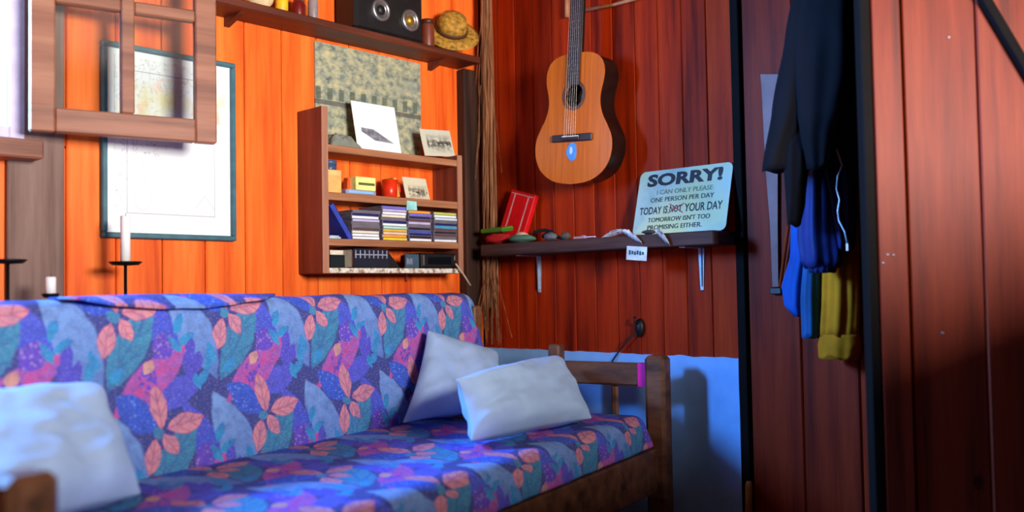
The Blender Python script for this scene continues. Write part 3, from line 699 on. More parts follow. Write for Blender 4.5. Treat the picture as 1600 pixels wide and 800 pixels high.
def photo(name, w, h, loc, lean, rz, label, light, dark, prn, roll=0.0, cat='photograph'):
    t = NT(name+'_print'); c = t.n('ShaderNodeTexCoord').outputs['Generated']; sp = t.n('ShaderNodeSeparateXYZ'); t.l(c, sp.inputs[0]); x, z = sp.outputs[0], sp.outputs[2]
    f = t.noise(c, prn[0], 4, .6)
    if prn[1] == 'ship':
        d = t.math('ABSOLUTE', t.math('SUBTRACT', z, t.math('MULTIPLY_ADD', x, -.30, .47)))
        mk = t.math('MULTIPLY', t.math('LESS_THAN', t.math('ADD', d, t.math('MULTIPLY', t.math('ABSOLUTE', t.math('SUBTRACT', x, .42)), .26)), .115), t.math('LESS_THAN', t.math('ABSOLUTE', t.math('SUBTRACT', x, .5)), .36))
        mk = t.math('MULTIPLY', mk, t.math('MULTIPLY_ADD', f, .8, .4, clamp=True))
    else:
        env = t.math('SUBTRACT', 1.0, t.math('MULTIPLY', t.math('ABSOLUTE', t.math('SUBTRACT', z, prn[2])), 2.6), clamp=True)
        inx = t.math('LESS_THAN', t.math('ABSOLUTE', t.math('SUBTRACT', x, .55)), .40)
        mk = t.math('MULTIPLY', t.math('MULTIPLY', t.math('MULTIPLY', t.math('SUBTRACT', f, .40, clamp=True), 8.0, clamp=True), env), inx)
    t.set(t.mix(mk, lin(light), lin(dark)), .3)
    o = empty(name, loc); tag(o, label, cat)
    MB().box((0,0,0),(w,.0012,h)).build('backing_card', M_CV, o); MB().box((.001,-.0008,.001),(w-.001,0,h-.001)).build('print', t.mat, o)
    o.rotation_euler = (math.radians(-lean), math.radians(roll), rz); return o
photo('leaning_photograph', .118, .084, (xat(634,302,-.135),-.137,zM+.001), 16, 0, 'black and white photo leaning right of the red mug', (214,206,176), (60,52,48), (6,'x',.3))
o = tag(MB().prism([V(0,0,0), V(.052,0,.002), V(.05,0,.034), V(.004,0,.036)], (0,.0012,0)).build('paper_note', plain('mint_paper', (150,214,206), .7)), 'mint paper note taped to the edge of a bookcase board', 'note'); o.location = (xat(635,318,-.147),-.1466,ZM-.046)
# top board
zT = ZT+.0005
photo('ship_picture', .205, .190, (xat(563,232,-.11),-.095,zT+.002), 12, 0, 'white card picturing a dark grey ship on the bookcase top', (244,245,250), (66,70,84), (7,'ship'))
photo('group_photograph', .165, .108, (xat(668,236,-.12),-.105,zT+.009), 12, math.radians(2), 'black and white group photo at the right end of the bookcase top', (206,204,184), (50,48,46), (7,'x',.48), -4)
o = tag(empty('cloth_bundle', (xat(530,220,-.08),-.075,zT)), 'crumpled grey-green cloth at the left of the bookcase top', 'cloth')
vs = []; nn_ = 18
for j in range(nn_+1):
    for i in range(nn_+1):
        u, v = -1+2*i/nn_, -1+2*j/nn_; e = max(0,(1-u*u)*(1-v*v))
        vs.append((u*.065+.008*noise.noise(V(u*3,v*3,1)), v*.055+.008*noise.noise(V(u*3,v*3,7)), .002+e**.5*(.045+.025*noise.noise(V(u*3+2,v*3,3)))))
fs = [(j*(nn_+1)+i, j*(nn_+1)+i+1, (j+1)*(nn_+1)+i+1, (j+1)*(nn_+1)+i) for j in range(nn_) for i in range(nn_)]
MB().add(vs, fs).build('folds', cloth('grey_green_cloth', (132,136,124)), o, True)
# small hook under the bookcase and a pale rod by its corner
o = tag(MB().tube([V(0,0,.02),V(0,-.012,.018),V(0,-.016,.006),V(-.002,-.016,-.015),V(.002,-.012,-.026),V(.008,-.006,-.022)], .0025, 8).build('cup_hook', M_CHR, None, True), 'small silver hook below the bookcase', 'hook'); p = hit(632,428,1,-.002); o.location = p + V(0,0,-.002)
a, b = hit(712,412,1,-.165), hit(735,446,1,-.165)
o = tag(MB().tube([V(0,0,0), (b-a)*.5+V(.001,0,.002), b-a], .0032, 8).build('pale_rod', plain('bare_wood_rod', (206,184,160), .6), None, True), 'thin pale rod poking out at the lower right bookcase corner', 'rod'); o.location = a

# ------------------------------------------------------------------ candle stands behind the sofa
def stand(px, py, y, label, r=.045, zoff=0):
    p = hit(px, py, 1, y); o = tag(empty('candle_stand', (p.x, y, 0)), label, 'candle stand')
    zz = p.z
    MB().lathe([(.001,.006),(.045,.006),(.045,0),(.001,0)][::-1], 24).build('base', M_IRON, o, True)
    MB().tube([V(0,0,.004), V(0,0,zz*.5), V(0,0,zz-.003)], .0045, 10).build('stem', M_IRON, o, True)
    MB().lathe([(.008,zz-.006),(r*.8,zz-.004),(r,zz+.004),(r*.98,zz+.006),(r*.78,zz-.001),(.001,zz-.001)], 28).build('drip_plate', M_IRON, o, True)
    return p
def candle(p, r, h, label):
    o = tag(empty('candle', p), label, 'candle')
    MB().lathe([(r,0),(r,h-.003),(r*.8,h),(r*.3,h-.003),(.001,h-.004)], 20).build('wax', M_WAX, o, True)
    MB().tube([V(0,0,h-.004),V(.001,0,h+.004),V(.002,0,h+.008)], .0008, 6).build('wick', M_IRON, o)
p = stand(196, 412, -.16, 'iron candle stand carrying the tall white candle'); candle(p, .0135, .137, 'tall white candle on an iron plate before the framed map')
stand(12, 409, -.22, 'iron candle stand with an empty plate at the far left')
p = stand(79, 462, -.20, 'short iron candle stand holding a stubby white candle', .022); candle(p, .0135, .050, 'stubby white candle just above the sofa back')

# ------------------------------------------------------------------ corner post and dried raffia
post = struct(MB().box((-.142,-.05,0), (-.062,-.001,1.815), .006).build('trim_3', M_POST))
t = NT('dried_raffia'); f = t.noise(t.coord('Object', (30,30,1.2)), 4, 3)
t.set(t.ramp(f, [(.3,(86,52,32)), (.5,(146,92,58)), (.7,(188,138,98))]), .75, spec=.2)
rb = tag(empty('raffia_bundle', (-.046,-.086,2.16)), 'long bundle of dried brown raffia strands hanging in the corner', 'dried raffia')
core = MB(); loose = MB()
for k in range(150):
    a0 = random.uniform(0,6.28); r0 = .030*math.sqrt(random.random())
    ln = random.uniform(1.05,1.50) if k%3 else random.uniform(.6,.95)
    pts = []; ph = random.uniform(0,6.28); am = random.uniform(.003,.012)
    for i in range(11):
        q = i/10; rr = r0*(.75+.35*q) 
        pts.append(V(rr*math.cos(a0)*1.0+am*math.sin(q*7+ph)*q, rr*math.sin(a0)+am*math.cos(q*6+ph)*q, -ln*q))
    core.tube(pts, random.uniform(.0012,.0026), 4, cap=False)
co = core.build('strands', t.mat, rb, True); co['kind'] = 'stuff'
for k in range(16):
    a0 = random.uniform(2.6,5.2); ph = random.uniform(0,6.28); e = random.uniform(.02,.045) if k % 2 else random.uniform(.04,.11); s0, ln = (random.uniform(.1,.5), random.uniform(.3,.52)) if k % 2 else (1.15, random.uniform(.2,.34))
    loose.tube([V(.03*math.cos(a0)+e*math.cos(a0)*(i/8)**1.5*.7, .03*math.sin(a0)+e*math.sin(a0)*(i/8)**1.5, -s0-ln*(i/8)) + V(.006*math.sin(i+ph),.006*math.cos(i*.8+ph),0) for i in range(9)], .0012, 4, cap=False)
lo = loose.build('stray_strands', t.mat, rb, True); lo['kind'] = 'stuff'
MB().lathe([(.03,-.02),(.036,-.012),(.036,.012),(.03,.02)], 20).build('tie', M_POST, rb, True)

# ------------------------------------------------------------------ guitar
M_SPR = NT('amber_spruce_top'); _c = M_SPR.coord('Object', (1,60,1.2)); _f = M_SPR.noise(_c, 3, 3)
M_SPR.set(M_SPR.ramp(_f, [(.3,(182,82,8)), (.7,(210,106,16))]), .25, spec=.5); M_SPR = M_SPR.mat
M_ROSE = plain('rosewood', (44,24,20), .45); M_GSIDE = wood('guitar_side_wood', (12,7,6), (22,13,11), (30,18,14), 1, .3, .5, .1); M_NECK = plain('dark_fretboard', (30,24,26), .5)
gp = hit(892,287,0,-.145)
gt = tag(empty('acoustic_guitar', (-.055,gp.y,gp.z)), 'honey-coloured classical guitar hanging on the red wall', 'guitar')
gt.rotation_euler = (math.radians(4.1), 0, 0)
prof = [(0,.0),(.006,.06),(.02,.105),(.05,.148),(.09,.172),(.13,.180),(.17,.175),(.21,.155),(.245,.134),(.28,.122),(.31,.120),(.34,.125),(.37,.133),(.40,.136),(.43,.130),(.455,.112),(.47,.085),(.477,.05),(.479,0)]
def catmull(ps, n=4):
    out = []
    for i in range(len(ps)-1):
        p0, p1, p2, p3 = ps[max(i-1,0)], ps[i], ps[i+1], ps[min(i+2,len(ps)-1)]
        for k in range(n):
            q = k/n
            out.append(tuple(.5*((2*b)+(-a+c)*q+(2*a-5*b+4*c-d)*q*q+(-a+3*b-3*c+d)*q**3) for a, b, c, d in zip(p0,p1,p2,p3)))
    return out + [ps[-1]]
pr = catmull(prof)
outline = [(w, z) for z, w in pr] + [(-w, z) for z, w in pr[-2:0:-1]]
# local: x towards room is negative, y across, z along
def ol(x, k=1.0): return [V(x, w*k, .24+(z-.24)*k) for w, z in outline]
n_ = len(outline)
b = MB(); A = ol(0,.985); B = ol(-.088)
b.add(A+B, [tuple(range(n_))] + [(k,(k+1)%n_,n_+(k+1)%n_,n_+k) for k in range(n_)]); b.build('body_sides_and_back', M_GSIDE, gt)
# soundboard with a hole
hc, hr, hn = V(0,0,.325), .042, n_
hole = []
for w, z in outline:
    a_ = math.atan2(z-hc.z, w); hole.append(V(-.090, hr*math.cos(a_), hc.z+hr*math.sin(a_)))
b = MB(); top_ = ol(-.090,1.008); bot_ = ol(-.087,1.008)
b.add(top_+hole+bot_+[h+V(.004,0,0) for h in hole], [(k,(k+1)%n_,n_+(k+1)%n_,n_+k) for k in range(n_)] + [(k,2*n_+k,2*n_+(k+1)%n_,(k+1)%n_) for k in range(n_)] + [(n_+k,n_+(k+1)%n_,3*n_+(k+1)%n_,3*n_+k) for k in range(n_)])
sbd = b.build('soundboard', M_SPR, gt)
ringm = MB(); rn = 40
ri = [V(-.0912, r*math.cos(6.28318*k/rn), hc.z+r*math.sin(6.28318*k/rn)) for r in (.0425,.056) for k in range(rn)]
ringm.add(ri, [(k,(k+1)%rn,rn+(k+1)%rn,rn+k) for k in range(rn)]); ringm.build('rosette', plain('rosette_inlay', (96,58,30), .4, var=.4, nscale=120), sbd)
MB().add([V(-.02,.04*math.cos(6.28318*k/24),hc.z+.04*math.sin(6.28318*k/24)) for k in range(24)], [tuple(range(24))]).build('inner_label', plain('cream_label_paper', (196,176,130), .7), sbd)
MB().box((-.099,-.095,.155), (-.0905,.095,.182), .003).box((-.104,-.04,.160), (-.099,.04,.178), .002).build('bridge', M_ROSE, gt)
MB().box((-.107,-.038,.171), (-.103,.038,.1745)).build('saddle', plain('bone_white', (232,224,204), .4), gt)
MB().box((-.100,-.027,.36), (-.0905,.027,.81), .002).build('fretboard', M_NECK, gt)
nk = MB().box((-.0905,-.025,.475), (-.066,.025,.81), .006).build('neck', M_GSIDE, gt)
frets = MB()
for k in range(1, 19): zz = .81-.65*(1-2**(-k/12)); frets.box((-.1008,-.0265,zz-.0008), (-.0995,.0265,zz+.0008))
frets.build('frets', plain('dull_fret_wire', (84,76,70), .5, .5), gt)
MB().box((-.104,-.026,.81), (-.088,.026,.815)).build('nut', MATS['bone_white'], gt)
hd = MB().prism([V(-.092,-.027,.815),V(-.092,.027,.815),V(-.092,.036,.85),V(-.092,.036,.985),V(-.092,.015,1.0),V(-.092,-.015,1.0),V(-.092,-.036,.985),V(-.092,-.036,.85)], (.018,0,0)).build('headstock', M_ROSE, gt)
for s_ in (-1,1):
    for k in range(3): MB().tube([V(-.083,s_*.036,.87+k*.038),V(-.083,s_*.05,.87+k*.038)], .003, 8).lathe([(.004,-.008),(.009,-.006),(.009,.006),(.004,.008)], 12, (-.083,s_*.054,.87+k*.038)).build('tuning_peg', M_CHR, hd, True)
for k in range(6):
    y0 = (-.5+k/5)*.052; y1 = (-.5+k/5)*.042
    MB().tube([V(-.108,y0,.172), V(-.104,y1,.815)], .0004, 5).build('string', M_CHR, gt)
stk = [V(-.0915, .024*math.cos(a_)*(1+.12*math.cos(3*a_)), .118+.034*math.sin(a_)) for a_ in [6.28318*k/24 for k in range(24)]]
st_ = MB().prism(stk, (.0008,0,0)).build('blue_sticker', plain('sky_blue_sticker', (74,152,224), .4, var=.1), sbd)
MB().prism([V(-.0922,.004+.007*math.cos(6.28318*k/14),.122+.014*math.sin(6.28318*k/14)) for k in range(14)], (.0005,0,0)).build('sticker_mark', plain('sticker_white', (190,214,236), .4), sbd)
MB().tube([V(.055,0,.83),V(-.08,0,.83)], .004, 8).build('wall_hook', M_IRON, gt)
# pale hanger strip behind the neck
hg = tag(empty('wooden_hanger', (-.004,-.6,1.93)), 'pale wooden hanger showing behind the guitar neck', 'hanger')
pa, pb = hit(910,17,0,-.012), hit(1010,-6,0,-.012); o_ = V(-.004,-.6,1.93)
mid = pa.lerp(pb,.5)+V(0,0,-.004)
MB().tube([pa-o_, mid-o_, pb-o_], [.007,.0065,.006], 10).build('arm', plain('bare_hanger_wood', (176,120,80), .6), hg, True)
p1, p2 = hit(886,-14,0,-.012), hit(886,27,0,-.012)
MB().tube([p1-o_, p2-o_], .0095, 10).build('upright', MATS['bare_hanger_wood'], hg, True)
MB().tube([p1-o_, pb-o_+V(0,0,.01)], .004, 8).build('crossbar', MATS['bare_hanger_wood'], hg, True)

# ------------------------------------------------------------------ lower shelf on the red wall
SZ0, SZ1, SX = 1.034, 1.080, -.15
rs = tag(empty('plank_shelf', (0,-1.202,SZ0)), 'thick dark plank shelf on metal brackets below the guitar', 'shelf')
MB().box((SX,0,0), (-.001,1.068,SZ1-SZ0), .004).build('plank', M_RSH, rs)
M_BRK = plain('pale_painted_steel', (170,190,214), .4, .2)
for y in (-1.066, -.318):
    o = empty('bracket', (0,0,0)); o.parent = rs
    yy = y+1.202
    MB().prism([V(-.0005,yy-.012,-.001),V(-.0005,yy+.012,-.001),V(-.0005,yy+.006,-.148),V(-.0005,yy-.006,-.148)], (-.004,0,0)).build('wall_plate', M_BRK, o)
    MB().prism([V(-.0045,yy-.003,-.001),V(-.0045,yy+.003,-.001),V(-.0045,yy+.002,-.135),V(-.0045,yy-.002,-.135)], (-.006,0,0)).build('rib', M_BRK, o)
    MB().box((-.125,yy-.011,-.0045), (-.0045,yy+.011,-.0005)).build('shelf_plate', M_BRK, o)
    for zz in (-.03,-.12): MB().lathe([(.0035,0),(.0035,.002),(.001,.003)], 10, (-.0045,yy,zz), Matrix.Rotation(-math.pi/2,4,'Y')).build('screw', M_CHR, o)
ZR = SZ1+.0005
# --- sign
SGN = NT('aged_mint_enamel'); _c = SGN.coord('Object', (1,1,1)); _f = SGN.noise(_c, 7, 4); _g = SGN.noise(_c, 2.6, 2)
_col = SGN.ramp(_f, [(.3,(132,164,146)), (.55,(178,204,190)), (.75,(188,208,180))])
_col = SGN.mix(SGN.math('MULTIPLY', SGN.math('SUBTRACT', _g, .46, clamp=True), 4.0, clamp=True), _col, lin((206,206,120)))
SGN.set(_col, .4); SGN = SGN.mat
bl, br_, tr_, tl_ = hit(990,362,0,-.072), hit(1138,355,0,-.072), hit(1143,250,0,-.008), hit(1000,268,0,-.008)
ey_ = V(0,-1,0); ez_ = V(.064,0,.232).normalized(); SW, SHT = .375, .241
sgn = tag(empty('tin_sign', V(-.075,-.829,ZR+.001)), 'pale green tin sign reading SORRY! propped on the plank shelf', 'sign')
def ss_(a, b, off=0): return ey_*a + ez_*b + ey_.cross(ez_)*off     # normal
nrm = ey_.cross(ez_); 
if nrm.x > 0: nrm = -nrm
def sp_(a, b, off): return ey_*a + ez_*b + nrm*off
rc = .022; pl = []
for cx, cy, a0 in ((SW-rc,rc,-90),(SW-rc,SHT-rc,0),(rc,SHT-rc,90),(rc,rc,180)):
    for k in range(7): a_ = math.radians(a0+k*15); pl.append(sp_(cx+rc*math.cos(a_), cy+rc*math.sin(a_), 0))
MB().prism(pl, nrm*.0015).build('plate', SGN, sgn)
M_INK = plain('black_lettering', (22,28,30), .5, bump=0); M_INK2 = plain('faded_olive_lettering', (112,128,92), .5, bump=0); M_INK3 = plain('dark_green_lettering', (44,62,54), .5, bump=0)
def text(s, cx, cy, w, h, mat, bold=0.0, name='lettering', slant=0.0):
    c = bpy.data.curves.new('t', 'FONT'); c.body = s; c.align_x = 'CENTER'; c.offset = bold; c.shear = slant; c.resolution_u = 3
    o = bpy.data.objects.new('t', c); COL.objects.link(o); bpy.context.view_layer.update()
    me = o.to_mesh(); vs = [v.co.copy() for v in me.vertices]; fs = [tuple(p.vertices) for p in me.polygons]
    o.to_mesh_clear(); bpy.data.objects.remove(o); bpy.data.curves.remove(c)
    x0, x1 = min(v.x for v in vs), max(v.x for v in vs); y0, y1 = min(v.y for v in vs), max(v.y for v in vs)
    vs = [sp_(cx-w/2+(v.x-x0)/(x1-x0)*w, cy-h/2+(v.y-y0)/(y1-y0)*h, .0021) for v in vs]
    m_ = MB()
    for k in (range(-1,2) if bold == 0 else (0,)):      # heavier strokes for the small lines
        m_.add([v + ey_*(.0006*k) + nrm*(.00006*k) for v in vs], fs)
    return m_.build(name, mat, sgn)
# positions across (from the left edge) and up
text('SORRY!', .188, .204, .305, .048, M_INK, .045)
text('I CAN ONLY PLEASE', .195, .157, .225, .017, M_INK2, 0.0)
text('ONE PERSON PER DAY', .188, .129, .255, .017, M_INK3, 0.0)
text('TODAY IS', .078, .090, .118, .028, M_INK, .02); text('NOT', .170, .091, .05, .026, M_INK, .02); text('YOUR DAY', .279, .091, .148, .030, M_INK, .02)
text("TOMORROW ISN'T TOO", .185, .055, .25, .017, M_INK, 0.0)
text('PROMISING EITHER.', .172, .027, .22, .017, M_INK, 0.0)
rm = MB()
for (a0,b0,a1,b1) in ((.142,.110,.20,.074),(.140,.076,.202,.108)):
    dx, dy = a1-a0, b1-b0; l_ = math.hypot(dx,dy); px_, py_ = -dy/l_*.0016, dx/l_*.0016
    rm.prism([sp_(a0+px_,b0+py_,.0024), sp_(a1+px_,b1+py_,.0024), sp_(a1-px_,b1-py_,.0024), sp_(a0-px_,b0-py_,.0024)], nrm*.0003)
rm.build('red_crossing_strokes', plain('red_marker', (176,30,44), .5), sgn)
# --- things lying on the shelf, left to right
def yat(px, py, x): return hit(px, py, 0, x).y
M_REDP = plain('red_plastic', (206,18,26), .3, var=.06)
o = tag(empty('red_book', (-.055,yat(782,345,-.05),ZR+.040)), 'glossy red book with grey lines propped upright at the corner end of the plank shelf', 'book')
o.rotation_euler = (math.radians(15), math.radians(10), 0)
MB().box((-.012,-.14,0),(.012,0,.195),.003).build('cover', M_REDP, o)
for y in (-.03,-.108): MB().box((-.0128,y-.003,.012),(-.0118,y+.003,.185)).build('printed_line', plain('grey_pink_line', (206,150,150), .4), o)
MB().box((-.0128,-.132,.180),(-.0118,-.008,.184)).build('printed_line', MATS['grey_pink_line'], o)
def blob(name, px, py, x, sx, sy, sz, mat, label, cat, seed, z=ZR, rough=.35, n=16):
    vs = []
    for j in range(n+1):
        for i in range(n):
            th = math.pi*j/n/1.0; ph = 6.28318*i/n
            d = V(math.sin(th)*math.cos(ph), math.sin(th)*math.sin(ph), math.cos(th))
            k = 1+rough*noise.noise(d*1.8+V(seed,0,0))+rough*.4*noise.noise(d*4+V(0,seed,0))
            vs.append((d.x*sx*k, d.y*sy*k, max(0, sz+d.z*sz*k)))
    fs = [(j*n+i, j*n+(i+1)%n, (j+1)*n+(i+1)%n, (j+1)*n+i) for j in range(n) for i in range(n)]
    o = MB().add(vs, fs).build(name, mat, None, True); o.location = (x, yat(px,py,x), z); return tag(o, label, cat)
o = tag(empty('green_packet', (-.135,yat(752,352,-.13),ZR+.046)), 'green packet resting on the red cloth at the shelf end', 'packet'); o.rotation_euler = (0,math.radians(-8),math.radians(-4))
MB().box((0,-.135,0),(.06,0,.018),.004).build('packet_body', plain('grass_green_plastic', (70,132,36), .5), o); MB().box((.002,-.137,.006),(.058,.002,.010),.001).build('seal', plain('dark_green_seal', (40,84,30), .5), o)
blob('red_cloth', 778, 366, -.10, .035, .062, .023, cloth('red_cloth', (178,34,38)), 'crumpled red cloth under the green packet', 'cloth', 2)
blob('green_pouch', 815, 372, -.122, .026, .068, .016, cloth('grey_green_pouch', (78,110,88)), 'grey-green pouch lying at the front of the plank shelf', 'pouch', 5, rough=.2)
blob('cream_shell', 814, 362, -.065, .02, .034, .016, plain('cream_shell', (206,186,160), .5), 'cream shell behind the grey-green pouch', 'shell', 8, z=ZR+.014, rough=.2)
# tangled black strap
pts = [V(-.07+.03*math.sin(q*9)*(1-q*.4), yat(838,360,-.07)-.14*q+.012*math.cos(q*17), ZR+.02+.011*math.sin(q*13)+.02*(1-q)) for q in [i/60 for i in range(61)]]
o = tag(MB().tube(pts, .007, 8).build('black_strap', cloth('black_webbing', (24,22,28)), None, True), 'tangled black strap on the plank shelf under the guitar', 'strap')
blob('grey_stone', 860, 370, -.12, .02, .03, .016, plain('grey_stone', (92,92,98), .7), 'small grey stone at the front edge beside the black strap', 'stone', 11, rough=.2)
blob('dark_stone', 884, 368, -.115, .018, .022, .015, plain('dark_olive_stone', (74,66,58), .7), 'dark olive stone right of the grey stone', 'stone', 13, rough=.2)
o = tag(empty('penknife', (-.13,yat(897,368,-.13),ZR)), 'slim penknife with a pale pink handle lying on the plank shelf', 'knife')
MB().box((-.006,-.055,0),(.006,0,.009),.002).build('handle', plain('pale_pink_handle', (190,140,140), .5), o); MB().prism([V(-.004,-.055,.004),V(.004,-.055,.004),V(.001,-.10,.004)], (0,0,.002)).build('blade', M_CHR, o)
blob('blue_bead', 912, 366, -.07, .012, .012, .009, plain('lilac_blue_glass', (126,130,206), .2), 'lilac-blue glass bead near the penknife', 'bead', 3, rough=.05)
def feather(px0, py0, px1, py1, x, label, wid, hang):
    a, b = hit(px0,py0,0,x), hit(px1,py1,0,x); o = tag(empty('feather', a), label, 'feather')
    n = 14; vs = []; L_ = b-a
    for i in range(n+1):
        q = i/n; c = L_*q + V(0,0,hang*math.sin(q*math.pi)); wv = wid*math.sin(math.pi*(.08+.9*q))**.7*(1+.12*math.sin(i*2.7))
        sdv = V(-.4,0,.75)*wv
        vs += [c-sdv*.55, c+V(-.002,0,.003), c+sdv]
    fs = [(3*i+k, 3*i+k+1, 3*i+k+4, 3*i+k+3) for i in range(n) for k in range(2)]
    v_ = MB().add(vs, fs).build('vane', M_FEA, o, True); v_.modifiers.new('thickness','SOLIDIFY').thickness = .001
    MB().tube([vs[3*i+1]+V(-.001,0,.001) for i in range(n+1)], .0012, 6).build('quill', plain('quill_ivory', (214,200,180), .5), o, True)
M_FEA = NT('grey_white_feather'); _f = M_FEA.noise(M_FEA.coord('Object',(1,1,1)), 30, 3); M_FEA.set(M_FEA.ramp(_f, [(.40,(84,78,84)), (.52,(170,160,158)), (.66,(226,220,216))]), .7); M_FEA = M_FEA.mat
feather(941,373,984,361,-.145,'pale feather at the front edge left of the tin sign',.016,.006)
feather(1003,380,972,362,-.158,'grey and white feather hanging over the shelf edge',.022,.004)
feather(1046,382,1024,362,-.160,'short beige feather drooping below the tin sign',.028,.004)
blob('dark_stone', 1014, 366, -.13, .014, .026, .008, plain('dark_grey_stone', (54,48,50), .7), 'dark grey stone in front of the tin sign', 'stone', 17, rough=.25)
# price-tag sized card hung below the shelf edge
a = hit(980,391,0,-.151)
o = tag(empty('card_tag', (-.1515,a.y,SZ0+.010)), 'small pale card with a dark smudged line hanging from the shelf edge', 'card'); o.rotation_euler = (math.radians(5),0,0)
MB().box((-.0008,-.085,-.048),(.0,0,.0),0).build('card', plain('pale_card', (196,206,204), .6), o)
sm = MB()
for k in range(6): sm.box((-.0014,-.018-k*.011,-.030+.002*(k%2)),(-.0008,-.010-k*.011,-.014-.002*(k%3)))
sm.build('printed_line', plain('dark_teal_ink', (34,74,78), .6), o)

# black wall clip with a loose cord
p = hit(1001,512,0,-.002)
o = tag(empty('wall_clip', p), 'black wall clip with a loose cord below the plank shelf', 'clip')
MB().lathe([(.026,0),(.026,.006),(.018,.016),(.001,.018)], 16, M=Matrix.Rotation(-math.pi/2,4,'Y') @ Matrix.Diagonal((1.3,.75,1,1))).build('plate', M_BLK, o, True)
MB().tube([V(-.01,0,.01),V(-.03,.004,.028),V(-.024,.008,.04)], .005, 8).build('jaw', M_BLK, o, True)
MB().tube([V(-.012,.0,-.01),V(-.02,.05,-.05),V(-.016,.09,-.09),V(-.02,.12,-.13),V(-.018,.13,-.16)], .0028, 6).build('cord', M_BLK, o, True)

# ------------------------------------------------------------------ hanging clothes
rackr = tag(empty('peg_rail', (-.001,-1.24,1.98)), 'dark wooden peg rail on the wall behind the hanging clothes', 'peg rail')
MB().box((-.022,-.52,-.03),(0,0,.03),.003).build('rail', M_RSH, rackr)
for k in range(4): MB().tube([V(-.02,-.1-k*.11,0),V(-.10,-.1-k*.11,.02)], .010, 10).build('peg', M_RSH, rackr, True)
def garment(name, keys, mat, parent=None, folds=7, amp=.16, seed=0, nz=40, n=64, hem=.006):
    """keys: (z, y centre, half width along wall, x centre, half depth)"""
    vs = []; ks = sorted(keys, key=lambda k: -k[0])
    zs = [ks[0][0]+(ks[-1][0]-ks[0][0])*i/nz for i in range(nz+1)]
    for z in zs:
        for i in range(len(ks)-1):
            if ks[i][0] >= z >= ks[i+1][0]-1e-6:
                q = (ks[i][0]-z)/(ks[i][0]-ks[i+1][0]); q = q*q*(3-2*q)*.5+q*.5
                yc, hw, xc, hd = [a+(b-a)*q for a, b in zip(ks[i][1:], ks[i+1][1:])]; break
        g = (ks[0][0]-z)/(ks[0][0]-ks[-1][0])
        for k in range(n):
            th = 6.28318*k/n
            m = 1 + amp*(.35+.65*g)*(math.sin(folds*th+seed+1.2*math.sin(z*5+seed)) + .5*math.sin((folds*2+1)*th+seed*2+z*3)) + .06*noise.noise(V(math.cos(th)*2, math.sin(th)*2, z*9+seed))
            vs.append(V(xc-hd*math.cos(th)*m, yc+hw*math.sin(th)*(1+(m-1)*.35), z+hem*math.sin(folds*th+seed)*g))
    fs = [(j*n+k, j*n+(k+1)%n, (j+1)*n+(k+1)%n, (j+1)*n+k) for j in range(nz) for k in range(n)] + [tuple(range(n)), tuple(range(nz*n,(nz+1)*n))]
    return MB().add(vs, fs).build(name, mat, parent, True)
def K(x, *rows):      # rows: py, px left, px right, x centre offset, half depth
    out = []
    for py, pl_, pr2, xo, hd in rows:
        a, b = hit(pl_,py,0,x+xo), hit(pr2,py,0,x+xo); out.append(((a.z+b.z)/2, (a.y+b.y)/2, abs(a.y-b.y)/2, x+xo, hd))
    return out
M_CB = cloth('black_wool', (16,15,19), .95); M_CN = cloth('navy_jacket_fabric', (28,42,92), .55, var=.2); M_CBL = cloth('bright_blue_cotton', (28,80,160), .8); M_CY = cloth('mustard_sweatshirt', (186,116,18), .85); M_CTE = cloth('denim_blue', (38,84,132), .8)
# yellow
o = tag(empty('yellow_sweatshirt', (-.09,-1.6,1.99)), 'mustard yellow sweatshirt hanging lowest behind the jackets', 'sweatshirt'); o_ = V(-.09,-1.6,1.99)
def sub(ks): return [(z-o_.z, y-o_.y, hw, x-o_.x, hd) for z, y, hw, x, hd in ks]
garment('body', sub(K(-.075, (-60,1295,1325,0,.02),(120,1285,1335,0,.04),(380,1288,1342,0,.045),(470,1287,1343,0,.048),(524,1284,1341,0,.046))), M_CY, o, 5, .13, 1)
garment('hem_band', sub(K(-.075, (522,1284,1342,0,.046),(540,1280,1344,0,.05),(558,1281,1341,0,.046))), M_CY, o, 5, .06, 1, nz=8)
# blue shirt
o = tag(empty('blue_shirt', (-.10,-1.5,1.99)), 'bright blue shirt hanging left of the yellow sweatshirt', 'shirt'); o_ = V(-.10,-1.5,1.99)
garment('body', sub(K(-.075, (-60,1250,1270,0,.02),(150,1246,1272,0,.03),(400,1238,1270,0,.035),(450,1224,1266,0,.035),(480,1228,1262,0,.03),(492,1240,1258,0,.02))), M_CBL, o, 4, .12, 4)
garment('sleeve', sub(K(-.085, (300,1262,1280,0,.02),(400,1256,1280,0,.028),(470,1252,1280,0,.028),(526,1254,1279,0,.022))), M_CTE, o, 4, .12, 2)
# navy jacket
o = tag(empty('navy_jacket', (-.19,-1.6,1.99)), 'navy blue jacket with an open pale zip over the yellow sweatshirt', 'jacket'); o_ = V(-.19,-1.6,1.99)
garment('body', sub(K(-.195, (-60,1285,1335,0,.03),(100,1275,1338,0,.05),(250,1282,1336,0,.055),(330,1300,1336,0,.05),(388,1310,1332,0,.035))), M_CN, o, 5, .16, 7)
garment('sleeve', sub(K(-.205, (60,1275,1300,0,.03),(180,1268,1304,0,.045),(300,1254,1306,0,.05),(370,1250,1312,0,.055),(405,1254,1316,0,.055),(416,1258,1312,0,.045))), M_CN, o, 5, .12, 3)
cuff = garment('cuff', sub(K(-.205, (410,1262,1310,0,.042),(424,1266,1304,0,.036))), M_CN, o, 14, .06, 3, nz=6)
zp = [(1309,168),(1303,190),(1297,205),(1302,222),(1310,240),(1316,258),(1309,275),(1307,295),(1312,312),(1309,330),(1311,345),(1320,362),(1324,380)]
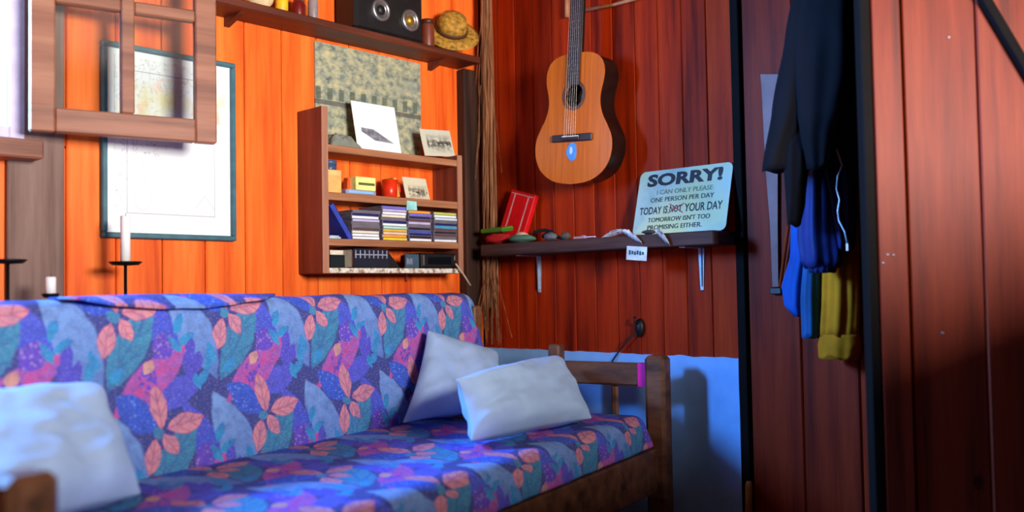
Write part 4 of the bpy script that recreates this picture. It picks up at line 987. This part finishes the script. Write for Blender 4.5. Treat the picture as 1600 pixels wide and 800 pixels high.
MB().tube([hit(a,b,0,-.268)-o_ for a, b in zp], .0028, 6).build('zip', plain('pale_zip', (186,196,206), .35, .3), o, True)
MB().box((-.003,-.004,-.022),(.003,.004,0),.001, Matrix.Translation(hit(1324,380,0,-.268)-o_)).build('zip_pull', M_CHR, o)
# black coat
o = tag(empty('black_coat', (-.26,-1.55,1.99)), 'long black coat hanging in front of the other clothes', 'coat'); o_ = V(-.26,-1.55,1.99)
garment('body', sub(K(-.335, (-60,1256,1338,0,.05),(60,1240,1338,0,.06),(130,1240,1334,0,.06),(180,1246,1322,0,.055),(215,1252,1308,0,.045),(262,1262,1300,0,.035))), M_CB, o, 4, .10, 5)
garment('sleeve', sub(K(-.345, (-60,1250,1290,0,.035),(60,1228,1276,0,.04),(170,1208,1262,0,.045),(266,1192,1238,0,.045))), M_CB, o, 3, .08, 9)
garment('hanging_panel', sub(K(-.335, (100,1230,1270,0,.03),(250,1226,1262,0,.035),(320,1230,1256,0,.03),(352,1231,1250,0,.022))), M_CB, o, 3, .1, 2)
# long pale strap hanging behind the coat
o = tag(empty('hanging_strap', (-.006,-1.34,1.99)), 'long pale grey strap with dark tip hanging left of the black coat', 'strap'); o_ = V(-.006,-1.34,1.99)
pts = [(1188,1226,116),(1190,1222,140),(1196,1215,260),(1203,1215,350),(1207,1216,448)]
vs = []
for a, b, y in pts:
    for dx in (-.012,-.006):
        vs += [hit(a,y,0,dx)-o_, hit(b,y,0,dx)-o_]
fs = []
for i in range(len(pts)-1):
    b = 4*i; fs += [(b,b+1,b+5,b+4),(b+2,b+6,b+7,b+3),(b,b+4,b+6,b+2),(b+1,b+3,b+7,b+5)]
fs += [(0,2,3,1),(16,17,19,18)]
MB().add(vs, fs).build('webbing', cloth('pale_grey_webbing', (146,118,114)), o)
q = hit(1211,455,0,-.009)-o_
MB().box((-.01,-.026,-.01),(.006,.014,.012),.003, Matrix.Translation(q)).build('tip', M_BLK, o)
M_CORD = cloth('rust_cord', (150,58,26))
MB().tube([hit(1234,270,0,-.02)-o_, hit(1232,350,0,-.02)-o_, hit(1219,448,0,-.014)-o_], .006, 8).build('rust_cord', M_CORD, o, True)
MB().tube([hit(1250,320,0,-.03)-o_, hit(1240,390,0,-.03)-o_, hit(1222,450,0,-.014)-o_], .005, 8).build('rust_cord', M_CORD, o, True)
# low stick leaning where the lower wall ends
a, b = hit(1170,752,0,-.03), hit(1168,830,0,-.03)
o = tag(empty('broom_handle', (-.03,b.y,0.0)), 'short pale wooden stick standing at the end of the whitewashed wall', 'stick')
MB().tube([V(0,0,.001), V(0,a.y-b.y,a.z-.012), V(0,a.y-b.y,a.z)], [.012,.012,.008], 12).build('shaft', plain('honey_wood', (176,120,58), .5), o, True)
MB().tube([V(0,0,.002), V(0,0,.03)], .0135, 12).build('ferrule', M_IRON, o, True)
